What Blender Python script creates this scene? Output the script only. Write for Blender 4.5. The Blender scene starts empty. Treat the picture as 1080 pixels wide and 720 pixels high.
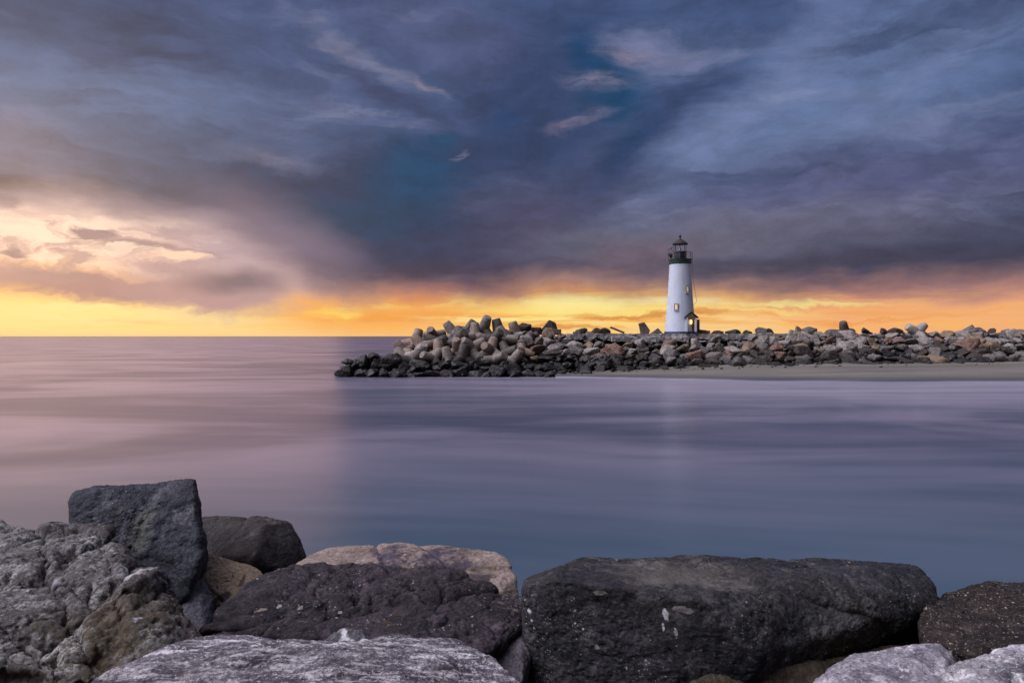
import bpy, bmesh, math, random
import numpy as np
from mathutils import Vector, Matrix, Euler, Quaternion

SC = bpy.context.scene
COL = SC.collection
PI = math.pi
CAM_H = 4.7          # eye height over the water
F = 720.0            # focal length in photo pixels
CX, HY = 540.0, 354.5


def at(px, py, Y):
    """the point at distance Y that the photograph shows at (px, py)"""
    return Vector(((px - CX) / F * Y, Y, CAM_H + (HY - py) / F * Y))


def s2l(c):
    return tuple((v / 255 / 12.92) if v / 255 <= .04045 else ((v / 255 + .055) / 1.055) ** 2.4 for v in c)


# ------------------------------------------------------------------ camera
cam_d = bpy.data.cameras.new('camera')
cam = bpy.data.objects.new('camera', cam_d)
COL.objects.link(cam)
cam.location = (0, 0, CAM_H)
cam.rotation_euler = (PI / 2, 0, 0)
cam_d.sensor_width = 36
cam_d.lens = 24
cam_d.shift_y = -5.5 / 1080
cam_d.clip_start = .1
cam_d.clip_end = 200000
SC.camera = cam
SC.view_settings.view_transform = 'Standard'
SC.view_settings.look = 'None'
SC.view_settings.gamma = 1
SC.view_settings.use_curve_mapping = False
SC.view_settings.exposure = 0
SC.cycles.max_bounces = 6
SC.cycles.use_denoising = True

# ------------------------------------------------------------------ sun (behind the cloud, low on the left)
SUN_AZ, SUN_EL = math.radians(-37), math.radians(8)
sd = bpy.data.lights.new('sun', 'SUN')
sd.energy = .25
sd.angle = math.radians(46)
sd.color = (1, .52, .36)
sun = bpy.data.objects.new('sun', sd)
COL.objects.link(sun)
sv = Vector((math.sin(SUN_AZ) * math.cos(SUN_EL), math.cos(SUN_AZ) * math.cos(SUN_EL), math.sin(SUN_EL)))
sun.rotation_euler = sv.to_track_quat('Z', 'Y').to_euler()


# ------------------------------------------------------------------ node helper
class NT:
    def __init__(self, tree):
        self.t = tree
        self.n = tree.nodes
        self.l = tree.links

    def new(self, typ, **kw):
        n = self.n.new(typ)
        for k, v in kw.items():
            setattr(n, k, v)
        return n

    def put(self, sock, v):
        if v is None:
            return
        if isinstance(v, bpy.types.NodeSocket):
            self.l.new(v, sock)
        elif isinstance(v, (tuple, list)) and len(v) == 3 and sock.type == 'RGBA':
            sock.default_value = (*v, 1)
        else:
            sock.default_value = v

    def math(self, op, a, b=None, c=None, clamp=False):
        n = self.new('ShaderNodeMath', operation=op, use_clamp=clamp)
        for i, v in enumerate((a, b, c)):
            self.put(n.inputs[i], v)
        return n.outputs[0]

    def vmath(self, op, a, b=None, scale=None):
        n = self.new('ShaderNodeVectorMath', operation=op)
        self.put(n.inputs[0], a)
        self.put(n.inputs[1], b)
        if scale is not None:
            self.put(n.inputs['Scale'], scale)
        return n.outputs['Value'] if op in ('LENGTH', 'DOT_PRODUCT', 'DISTANCE') else n.outputs['Vector']

    def mix(self, fac, a, b, blend='MIX'):
        n = self.new('ShaderNodeMix', data_type='RGBA', blend_type=blend)
        self.put(n.inputs['Factor'], fac)
        self.put(n.inputs['A'], a) if False else self.put(n.inputs[6], a)
        self.put(n.inputs[7], b)
        return n.outputs[2]

    def rng(self, v, a, b, c=0., d=1., smooth=True):
        n = self.new('ShaderNodeMapRange', interpolation_type='SMOOTHSTEP' if smooth else 'LINEAR')
        self.put(n.inputs['Value'], v)
        self.put(n.inputs['From Min'], a)
        self.put(n.inputs['From Max'], b)
        self.put(n.inputs['To Min'], c)
        self.put(n.inputs['To Max'], d)
        return n.outputs[0]

    def noise(self, vec, scale, detail=4, rough=.55, dist=0., col=False):
        n = self.new('ShaderNodeTexNoise')
        self.put(n.inputs['Vector'], vec)
        n.inputs['Scale'].default_value = scale
        n.inputs['Detail'].default_value = detail
        n.inputs['Roughness'].default_value = rough
        n.inputs['Distortion'].default_value = dist
        return n.outputs['Color'] if col else n.outputs['Fac']

    def voro(self, vec, scale, feature='F1', out='Distance', rand=1.):
        n = self.new('ShaderNodeTexVoronoi', feature=feature)
        self.put(n.inputs['Vector'], vec)
        n.inputs['Scale'].default_value = scale
        n.inputs['Randomness'].default_value = rand
        return n.outputs[out]

    def mapping(self, vec, loc=(0, 0, 0), rot=(0, 0, 0), scale=(1, 1, 1), typ='POINT'):
        n = self.new('ShaderNodeMapping', vector_type=typ)
        self.put(n.inputs['Vector'], vec)
        n.inputs['Location'].default_value = loc
        n.inputs['Rotation'].default_value = rot
        n.inputs['Scale'].default_value = scale
        return n.outputs[0]

    def ramp(self, fac, stops, interp='LINEAR'):
        n = self.new('ShaderNodeValToRGB')
        r = n.color_ramp
        r.interpolation = interp
        while len(r.elements) < len(stops):
            r.elements.new(.5)
        for e, (p, c) in zip(r.elements, stops):
            e.position = p
            e.color = (*c, 1) if len(c) == 3 else c
        self.put(n.inputs[0], fac)
        return n.outputs[0]


# ------------------------------------------------------------------ sky: Nishita twilight behind procedural cloud layers
def build_sky():
    w = bpy.data.worlds.new('World')
    SC.world = w
    w.use_nodes = True
    w.node_tree.nodes.clear()
    T = NT(w.node_tree)
    d = T.new('ShaderNodeTexCoord').outputs['Generated']
    d = T.vmath('NORMALIZE', d)
    sep = T.new('ShaderNodeSeparateXYZ')
    T.put(sep.inputs[0], d)
    x, y, z = sep.outputs
    az = T.math('ARCTAN2', x, y)
    el = T.math('ARCSINE', z)
    comb = T.new('ShaderNodeCombineXYZ')
    T.put(comb.inputs[0], az)
    T.put(comb.inputs[1], el)
    p = comb.outputs[0]

    def ang(px, py):
        u, v = (px - CX) / F, (HY - py) / F
        return math.atan(u), math.atan(v / math.sqrt(1 + u * u))

    def EL(py):
        return math.atan((HY - py) / F)

    # warps
    def warp(vec, sx, sy, rot, amp, det=4, off=0.):
        q = T.mapping(vec, (off, off * .7, off * 1.3), (0, 0, rot), (sx, sy, 1))
        c = T.noise(q, 1., det, .55, 0., True)
        c = T.vmath('SUBTRACT', c, (.5, .5, .5))
        c = T.vmath('MULTIPLY', c, (amp[0], amp[1], 0))
        return T.vmath('ADD', vec, c)
    pa = warp(p, 5, 9, 0, (.10, .07), 4, 3.1)          # soft billow
    pb = warp(warp(warp(p, 6, 15, 0, (.12, .05), 5, 7.7), 22, 50, 0, (.05, .022), 5, 1.7), 70, 190, 0, (.016, .007), 4, 4.4)   # ragged low cloud
    pc = warp(warp(p, 4, 10, .5, (.16, .09), 5, 11.3), 13, 60, .2, (.06, .03), 6, 5.9)      # wisps

    def blob(col, base_vec, cx, cy, rx, ry, rot, rgb, s, inner=0., tex=None):
        u = (cx - CX) / F
        a, e = ang(cx, cy)
        k = 1 / (1 + u * u)
        v = T.mapping(base_vec, (a, e, 0), (0, 0, rot), (rx / F * k, ry / F * math.sqrt(k), 1), 'TEXTURE')
        ln = T.vmath('LENGTH', v)
        m = T.rng(ln, 1, inner, 0, s)
        if tex is not None:
            m = T.math('MULTIPLY', m, tex)
        return T.mix(m, col, s2l(rgb))

    # ---- the glowing band under the cloud deck
    def epos(py):
        return EL(py) / EL(200)
    ef = T.math('DIVIDE', el, EL(200), clamp=True)
    band = T.ramp(ef, [(0, s2l((255, 212, 138))), (epos(340), s2l((255, 225, 154))), (epos(325), s2l((255, 214, 136))),
                       (epos(310), s2l((252, 196, 130))), (epos(295), s2l((246, 196, 160))), (epos(270), s2l((252, 216, 196))),
                       (epos(245), s2l((255, 226, 208))), (1, s2l((226, 196, 196)))])
    st1 = T.noise(T.mapping(p, (2.2, .3, 0), (0, 0, .01), (5, 85, 1)), 1., 5, .6, .3)
    st2 = T.noise(T.mapping(pb, (5.2, .3, 0), (0, 0, -.03), (9, 60, 1)), 1., 5, .6, .3)
    c = band
    strk = T.rng(st1, .42, .62)
    strk2 = T.rng(st2, .45, .62)
    c = blob(c, pa, 1000, 330, 360, 60, 0, (247, 176, 120), .95, .35)
    c = blob(c, pa, 1010, 306, 240, 22, 0, (224, 156, 136), .75, .2)
    c = blob(c, pa, 400, 322, 170, 48, 0, (250, 172, 86), .9, .3)
    c = blob(c, pa, 620, 322, 190, 34, 0, (255, 206, 98), .9, .3)
    c = blob(c, pb, 650, 318, 150, 14, 0, (255, 242, 176), 1., .3, strk)
    c = blob(c, pb, 350, 327, 40, 9, 0, (255, 214, 110), .9, .2)
    c = blob(c, pb, 560, 318, 260, 30, 0, (255, 228, 130), .85, .1, strk2)
    c = blob(c, pa, 610, 322, 100, 20, 0, (255, 238, 158), .8, .1)
    c = blob(c, pb, 900, 322, 260, 22, 0, (255, 206, 116), .6, .1, strk2)
    c = blob(c, pb, 880, 310, 300, 22, 0, (214, 136, 104), .6, .1, T.rng(st1, .50, .40))
    c = blob(c, pb, 840, 318, 120, 5, 0, (255, 232, 146), 1., .3)
    c = blob(c, pb, 740, 327, 150, 4, 0, (255, 226, 130), .8, .3)
    c = blob(c, pb, 560, 338, 170, 4, 0, (255, 232, 150), .8, .3)
    c = blob(c, pb, 800, 308, 120, 6, 0, (252, 190, 100), .7, .3)
    c = blob(c, p, 640, 336, 520, 16, 0, (240, 160, 84), .75, .2, strk)
    c = blob(c, p, 700, 345, 700, 9, 0, (255, 190, 100), .6, .2, strk2)
    c = blob(c, pb, 470, 305, 150, 18, 0, (232, 138, 80), .75, .2)
    c = blob(c, pb, 640, 304, 130, 9, 0, (240, 150, 74), .8, .1, T.rng(st1, .42, .52))
    c = blob(c, pb, 420, 330, 150, 12, 0, (246, 160, 72), .7, .1, T.rng(st2, .5, .58))
    c = blob(c, pb, 900, 331, 240, 8, 0, (240, 150, 86), .7, .1, T.rng(st2, .5, .58))
    c = blob(c, pb, 590, 302, 90, 7, 0, (250, 176, 88), .6, .2)
    c = blob(c, pb, 680, 332, 110, 4, 0, (214, 138, 74), .8, .2)
    c = blob(c, pb, 600, 345, 90, 4, 0, (222, 140, 70), .7, .2)
    c = blob(c, p, 60, 336, 260, 26, 0, (255, 226, 150), .9, .2)
    c = blob(c, p, 120, 341, 130, 7, 0, (250, 196, 132), .7, .2, strk)
    # left hand clouds
    c = blob(c, pb, 40, 245, 240, 45, 0, (255, 222, 206), .9, .3, T.rng(st2, .3, .6))
    c = blob(c, pb, 245, 285, 150, 60, .05, (190, 160, 166), .95, .4)
    c = blob(c, pb, 100, 300, 190, 22, -.12, (160, 130, 138), 1., .35)
    c = blob(c, pb, 215, 312, 120, 22, -.1, (182, 148, 152), .9, .3)
    c = blob(c, pa, 255, 262, 95, 42, -.25, (186, 164, 174), .9, .2)
    c = blob(c, pa, 250, 300, 85, 22, 0, (118, 104, 122), .95, .15)
    c = blob(c, pb, 190, 272, 34, 8, 0, (255, 214, 190), .95, .4)
    c = blob(c, pb, 105, 248, 38, 9, 0, (142, 124, 138), 1., .45)
    c = blob(c, pb, 145, 262, 60, 9, 0, (160, 136, 144), 1., .4)
    c = blob(c, pb, 14, 266, 30, 6, 0, (142, 124, 138), 1., .4)
    c = blob(c, pb, 4, 211, 26, 13, 0, (116, 108, 132), 1., .5)
    c = blob(c, pb, 60, 286, 60, 8, -.1, (150, 128, 138), .8, .4)
    st3 = T.noise(T.mapping(pb, (1.2, 6.3, 0), (0, 0, .06), (11, 46, 1)), 1., 7, .62, .4)
    c = blob(c, pb, 110, 265, 270, 62, 0, (164, 140, 150), .8, .25, T.rng(st3, .46, .62))
    c = blob(c, pb, 90, 240, 230, 60, 0, (255, 226, 206), .8, .3, T.rng(st3, .47, .36))
    c = blob(c, pb, 70, 325, 240, 20, -.04, (255, 232, 170), .6, .2, T.rng(st2, .4, .6))
    low = c

    # ---- the dark deck
    az2 = T.math('ADD', T.math('MULTIPLY', az, .5), .5, clamp=True)
    lav = T.noise(T.mapping(pc, (3, 9, 0), (0, 0, -.08), (4, 17, 1)), 1., 6, .55, .4)     # left: level streaks
    rav = T.noise(T.mapping(pc, (8, 2, 0), (0, 0, -.62), (2.6, 15, 1)), 1., 7, .58, .4)     # right: streaks that rise to the right
    side = T.rng(az, -.06, .2)
    mx = T.new('ShaderNodeMix', data_type='FLOAT')
    T.put(mx.inputs[0], side)
    T.put(mx.inputs[2], lav)
    T.put(mx.inputs[3], rav)
    strm = mx.outputs[0]
    c = T.mix(T.rng(el, EL(290), EL(120)), s2l((83, 81, 104)), s2l((82, 94, 130)))
    c = blob(c, pc, 110, 120, 330, 95, -.1, (106, 120, 154), .9, .1)
    c = blob(c, pc, 10, 150, 140, 50, 0, (134, 128, 154), .6, .1)
    c = blob(c, pc, 900, 100, 420, 130, .45, (114, 124, 158), .9, .1)
    c = blob(c, pc, 860, 210, 340, 70, .1, (106, 102, 134), .8, .1)
    c = blob(c, pc, 60, 10, 300, 45, 0, (76, 86, 116), .7, .1)
    c = blob(c, pc, 560, 120, 130, 170, 0, (70, 80, 116), .8, .1)
    c = blob(c, pc, 470, 30, 200, 60, -.3, (100, 100, 132), .6, .1)
    c = blob(c, pc, 690, 135, 150, 34, .7, (60, 72, 108), .75, .1)
    c = blob(c, pc, 800, 110, 220, 42, .72, (126, 132, 166), .7, .05)
    c = blob(c, pc, 980, 60, 200, 26, .6, (122, 128, 162), .45, .05)
    c = blob(c, pc, 960, 190, 240, 30, .35, (92, 94, 128), .6, .05)
    c = blob(c, pc, 560, 250, 130, 26, .55, (98, 92, 122), .6, .05)
    c = T.mix(T.math('MULTIPLY', T.rng(strm, .5, .78), .5), c, s2l((150, 146, 174)))
    c = T.mix(T.math('MULTIPLY', T.rng(strm, .5, .25), .6), c, s2l((56, 62, 94)))
    c = blob(c, pc, 470, 185, 230, 70, .35, (54, 68, 104), .85, .1)
    c = blob(c, pc, 560, 90, 170, 60, .6, (62, 76, 112), .7, .1)
    c = blob(c, pc, 330, 215, 260, 62, -.22, (54, 70, 104), .92, .2)
    c = blob(c, pc, 390, 262, 210, 62, -.3, (60, 68, 104), .92, .2)
    c = blob(c, pc, 440, 250, 170, 60, -.3, (56, 68, 102), .9, .2)
    c = blob(c, pc, 400, 95, 110, 20, -.5, (70, 76, 110), .7, .1)
    c = blob(c, pc, 395, 60, 100, 15, -.48, (142, 134, 154), .6, .0, T.rng(strm, .35, .62))
    c = blob(c, pc, 440, 85, 28, 8, -.5, (158, 140, 156), .5, .0, T.rng(st3, .35, .6))
    c = blob(c, pc, 330, 172, 130, 14, -.06, (132, 126, 150), .6, .1, T.rng(lav, .38, .6))
    c = blob(c, pc, 442, 188, 78, 56, .1, (26, 78, 114), .95, .1)
    c = blob(c, pc, 375, 226, 110, 38, .15, (32, 72, 106), .88, .1)
    c = blob(c, pc, 466, 147, 30, 15, 0, (40, 82, 118), .8, .1)
    c = blob(c, pc, 490, 160, 16, 5, .3, (140, 132, 154), .5, .0)
    c = blob(c, pc, 640, 95, 62, 58, -.3, (32, 76, 112), .95, .1)
    c = blob(c, pc, 622, 60, 40, 40, 0, (38, 74, 112), .8, .05)
    c = blob(c, pc, 512, 118, 30, 18, 0, (48, 76, 116), .7, .05)
    c = blob(c, pc, 655, 165, 70, 24, .6, (46, 72, 110), .8, .1)
    c = blob(c, pb, 665, 55, 60, 18, -.2, (142, 128, 150), .8, .0, T.rng(st2, .3, .6))
    c = blob(c, pb, 625, 90, 56, 15, -.1, (140, 128, 150), .75, .0, T.rng(st3, .30, .52))
    c = blob(c, pb, 612, 130, 46, 13, .2, (140, 126, 148), .75, .0, T.rng(st3, .30, .52))
    c = blob(c, pc, 560, 235, 180, 60, .3, (84, 78, 108), .6, .1)
    c = blob(c, pc, 740, 255, 300, 44, .05, (119, 111, 127), .75, .1)
    c = blob(c, pc, 640, 280, 160, 30, .1, (120, 98, 114), .7, .1)
    c = blob(c, pa, 900, 276, 330, 18, 0, (84, 78, 98), .9, .1)
    c = blob(c, pc, 1010, 272, 140, 20, 0, (82, 77, 98), .7, .1)
    c = blob(c, pa, 460, 288, 230, 18, 0, (82, 72, 96), .8, .1)
    gm = T.new('ShaderNodeGamma')
    T.put(gm.inputs[0], c)
    gm.inputs[1].default_value = 1.26
    c = T.vmath('MULTIPLY', gm.outputs[0], (1.23, 1.38, 1.34))
    deck = c

    # ---- the deck's ragged lower edge
    fc = T.new('ShaderNodeFloatCurve')
    T.put(fc.inputs['Value'], az2)
    pts = [(-900, 200), (-200, 208), (0, 210), (90, 214), (170, 230), (230, 240), (290, 272), (345, 303), (420, 310), (520, 306), (600, 300),
           (680, 303), (760, 306), (860, 306), (960, 299), (1080, 300), (1400, 290)]
    cv = fc.mapping.curves[0]
    P = []
    for px, py in pts:
        a, e = ang(px, py)
        P.append((a * .5 + .5, e))
    P = [(0., P[0][1])] + P + [(1., P[-1][1])]
    while len(cv.points) < len(P):
        cv.points.new(.5, .5)
    for q, (a, e) in zip(cv.points, P):
        q.location = (a, e)
    fc.mapping.update()
    edge = fc.outputs[0]
    jag = T.noise(T.mapping(pa, (1, 4, 0), (0, 0, 0), (8, 26, 1)), 1., 7, .6)
    rain = T.noise(T.mapping(p, (4, 4, 0), (0, 0, .25), (11, 1.6, 1)), 1., 3, .5)
    h = T.math('SUBTRACT', el, edge)
    h = T.math('ADD', h, T.math('MULTIPLY', T.math('SUBTRACT', jag, .5), .045))
    h = T.math('ADD', h, T.math('MULTIPLY', T.math('SUBTRACT', rain, .5), .02))
    m_mid = T.rng(h, -.034, .006)
    m_deck = T.rng(h, -.024, .034)
    # a dusky rose fringe where the deck thins
    rose = T.mix(T.rng(az, -.42, -.1), s2l((192, 166, 174)), s2l((178, 128, 124)))
    low = T.mix(T.math('MULTIPLY', m_mid, .75), low, rose)
    fine = T.noise(T.mapping(pa, (2, 5, 0), (0, 0, .1), (16, 36, 1)), 1., 9, .66)
    deck = T.vmath('SCALE', deck, None, T.rng(fine, .3, .7, .86, 1.15))
    front = T.mix(m_deck, low, deck)
    front = blob(front, pa, 300, 250, 150, 55, -.45, (146, 128, 150), .6, .0)
    front = blob(front, pc, 180, 222, 170, 26, -.1, (122, 112, 140), .55, .0)

    # ---- high overhead and the eastern half behind the camera: paler lilac twilight; bright patch added out of view as key light
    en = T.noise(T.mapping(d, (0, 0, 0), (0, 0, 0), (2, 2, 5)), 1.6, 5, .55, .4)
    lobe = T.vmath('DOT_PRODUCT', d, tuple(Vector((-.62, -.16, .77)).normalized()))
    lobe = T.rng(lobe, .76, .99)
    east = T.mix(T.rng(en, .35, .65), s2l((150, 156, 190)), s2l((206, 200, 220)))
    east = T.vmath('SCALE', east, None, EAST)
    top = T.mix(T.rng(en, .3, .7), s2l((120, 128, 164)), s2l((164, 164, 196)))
    sky = T.mix(T.rng(z, .55, .85), front, top)
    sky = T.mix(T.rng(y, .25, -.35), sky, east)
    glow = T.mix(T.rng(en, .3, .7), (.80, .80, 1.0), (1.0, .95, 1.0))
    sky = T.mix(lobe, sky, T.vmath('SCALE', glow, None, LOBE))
    sky = T.mix(T.rng(z, -.002, -.05), sky, s2l((90, 88, 112)))

    nish = T.new('ShaderNodeTexSky', sky_type='NISHITA')
    nish.sun_disc = False
    nish.sun_elevation = SUN_EL
    nish.sun_rotation = SUN_AZ
    nish.air_density = 1.5
    nish.dust_density = 3
    bg = T.new('ShaderNodeBackground')
    bg.inputs['Strength'].default_value = .1
    full = T.vmath('SCALE', sky, None, 10.)
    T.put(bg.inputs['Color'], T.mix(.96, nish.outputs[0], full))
    out = T.new('ShaderNodeOutputWorld')
    T.l.new(bg.outputs[0], out.inputs[0])
    w.cycles.sampling_method = 'MANUAL'
    w.cycles.sample_map_resolution = 1024


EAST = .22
LOBE = 8.2  # brightness of the added key-light patch overhead left
build_sky()


# ------------------------------------------------------------------ numpy noise
class Perlin:
    def __init__(self, seed):
        r = np.random.RandomState(seed)
        self.p = np.concatenate([r.permutation(256)] * 3)
        g = r.normal(size=(256, 3))
        self.g = g / np.linalg.norm(g, axis=1)[:, None]
        self.r = r.rand(256, 3)

    def h(self, i, j, k):
        p = self.p
        return p[p[p[i & 255] + (j & 255)] + (k & 255)]

    def __call__(self, P):
        i = np.floor(P).astype(np.int64)
        f = P - i
        u = f * f * f * (f * (f * 6 - 15) + 10)
        res = 0
        for dx in (0, 1):
            wx = u[:, 0] if dx else 1 - u[:, 0]
            for dy in (0, 1):
                wy = u[:, 1] if dy else 1 - u[:, 1]
                for dz in (0, 1):
                    wz = u[:, 2] if dz else 1 - u[:, 2]
                    g = self.g[self.h(i[:, 0] + dx, i[:, 1] + dy, i[:, 2] + dz)]
                    res = res + wx * wy * wz * (g[:, 0] * (f[:, 0] - dx) + g[:, 1] * (f[:, 1] - dy) + g[:, 2] * (f[:, 2] - dz))
        return res * 1.5

    def fbm(self, P, o=4, gain=.5, lac=2.03):
        a, s, t = 1., 0., 0.
        for k in range(o):
            s = s + a * self(P + 17.3 * k)
            t += a
            a *= gain
            P = P * lac
        return s / t * 1.4

    def ridged(self, P, o=4, gain=.5):
        a, s, t = 1., 0., 0.
        for k in range(o):
            s = s + a * (1 - 2 * np.abs(self(P + 9.1 * k)))
            t += a
            a *= gain
            P = P * 2.07
        return s / t

    def cells(self, P):
        """nearest jittered lattice point: (F1, F2, offset vector, random direction)"""
        i = np.floor(P).astype(np.int64)
        f1 = np.full(len(P), 9.)
        f2 = np.full(len(P), 9.)
        off = np.zeros_like(P)
        idx = np.zeros(len(P), np.int64)
        for dx in (-1, 0, 1):
            for dy in (-1, 0, 1):
                for dz in (-1, 0, 1):
                    h = self.h(i[:, 0] + dx, i[:, 1] + dy, i[:, 2] + dz)
                    c = i + np.array([dx, dy, dz]) + self.r[h]
                    v = P - c
                    dd = np.sqrt((v * v).sum(1))
                    m = dd < f1
                    f2 = np.where(m, f1, np.minimum(f2, dd))
                    f1 = np.where(m, dd, f1)
                    off[m] = v[m]
                    idx[m] = h[m]
        return f1, f2, off, self.g[idx]


_ico = {}


def ico(level):
    if level not in _ico:
        bm = bmesh.new()
        bmesh.ops.create_icosphere(bm, subdivisions=level, radius=1)
        V = np.array([v.co[:] for v in bm.verts])
        Fc = np.array([[v.index for v in f.verts] for f in bm.faces])
        bm.free()
        _ico[level] = (V, Fc)
    return _ico[level]


def vnormals(V, Fc):
    a, b, c = V[Fc[:, 0]], V[Fc[:, 1]], V[Fc[:, 2]]
    n = np.cross(b - a, c - a)
    N = np.zeros_like(V)
    for k in range(3):
        for ax in range(3):
            N[:, ax] += np.bincount(Fc[:, k], n[:, ax], len(V))
    return N / np.maximum(np.linalg.norm(N, axis=1), 1e-12)[:, None]


def hull_planes(pts):
    bm = bmesh.new()
    for q in pts:
        bm.verts.new(q)
    bmesh.ops.convex_hull(bm, input=bm.verts)
    bm.normal_update()
    out = []
    for f in bm.faces:
        n = np.array(f.normal[:])
        h = float(n @ np.array(f.verts[0].co[:]))
        if h < 0:
            n, h = -n, -h
        if all(n @ m < .992 for m, _ in out):
            out.append((n, max(h, .02)))
    bm.free()
    return out


def star_shape(pts, level, p, chips=0, seed=0, depth=(.84, .97)):
    """a rounded convex block through control points: ray distance to soft-blended planes"""
    pts = np.array([q[:] for q in pts], float)
    c = (pts.max(0) + pts.min(0)) * .5 * .5 + pts.mean(0) * .5
    q = pts - c
    hd = (q.max(0) - q.min(0)) * .5
    V, Fc = ico(level)
    D = V * hd
    D = D / np.linalg.norm(D, axis=1)[:, None]
    s = np.zeros(len(D))
    planes = hull_planes([Vector(v) for v in q])
    rs = np.random.RandomState(seed)
    for k in range(chips):      # knocked-off corners and edges
        n = rs.normal(size=3)
        n /= np.linalg.norm(n)
        planes.append((n, float((q @ n).max()) * rs.uniform(*depth)))
    for n, h in planes:
        s += np.maximum(D @ n / h, 0) ** p
    r = s ** (-1 / p)
    return D * r[:, None], Fc, c


def mesh_from(name, V, Fc, smooth=True):
    me = bpy.data.meshes.new(name)
    me.vertices.add(len(V))
    me.vertices.foreach_set('co', np.asarray(V, np.float32).ravel())
    n = len(Fc)
    me.loops.add(n * 3)
    me.loops.foreach_set('vertex_index', np.asarray(Fc, np.int32).ravel())
    me.polygons.add(n)
    me.polygons.foreach_set('loop_start', np.arange(0, n * 3, 3, dtype=np.int32))
    me.polygons.foreach_set('loop_total', np.full(n, 3, np.int32))
    me.update(calc_edges=True)
    me.validate()
    me.polygons.foreach_set('use_smooth', np.full(n, smooth))
    return me


def tag(o, label=None, cat=None, group=None, kind=None):
    if label:
        o['label'] = label
    if cat:
        o['category'] = cat
    if group:
        o['group'] = group
    if kind:
        o['kind'] = kind
    return o


def link(name, me, mat=None, parent=None, loc=None):
    o = bpy.data.objects.new(name, me)
    COL.objects.link(o)
    if mat is not None:
        me.materials.clear()
        me.materials.append(mat)
    if parent is not None:
        o.parent = parent
    if loc is not None:
        o.location = loc
    return o


# ------------------------------------------------------------------ materials
def new_mat(name):
    m = bpy.data.materials.new(name)
    m.use_nodes = True
    m.node_tree.nodes.clear()
    T = NT(m.node_tree)
    bs = T.new('ShaderNodeBsdfPrincipled')
    out = T.new('ShaderNodeOutputMaterial')
    T.l.new(bs.outputs[0], out.inputs[0])
    return m, T, bs


def plain(name, col, rough=.6, metal=0., var=.15, scale=3., bump=0., emit=None, es=1.):
    m, T, bs = new_mat(name)
    v = T.new('ShaderNodeTexCoord').outputs['Object']
    n = T.noise(v, scale, 6, .6)
    c = T.mix(T.rng(n, .3, .7), tuple(k * (1 - var) for k in col), tuple(min(1, k * (1 + var)) for k in col))
    T.put(bs.inputs['Base Color'], c)
    bs.inputs['Roughness'].default_value = rough
    bs.inputs['Metallic'].default_value = metal
    if bump:
        b = T.new('ShaderNodeBump')
        b.inputs['Strength'].default_value = bump
        b.inputs['Distance'].default_value = .02
        T.put(b.inputs['Height'], T.noise(v, scale * 8, 5, .6))
        T.l.new(b.outputs[0], bs.inputs['Normal'])
    if emit:
        T.put(bs.inputs['Emission Color'], emit)
        bs.inputs['Emission Strength'].default_value = es
    return m


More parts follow.
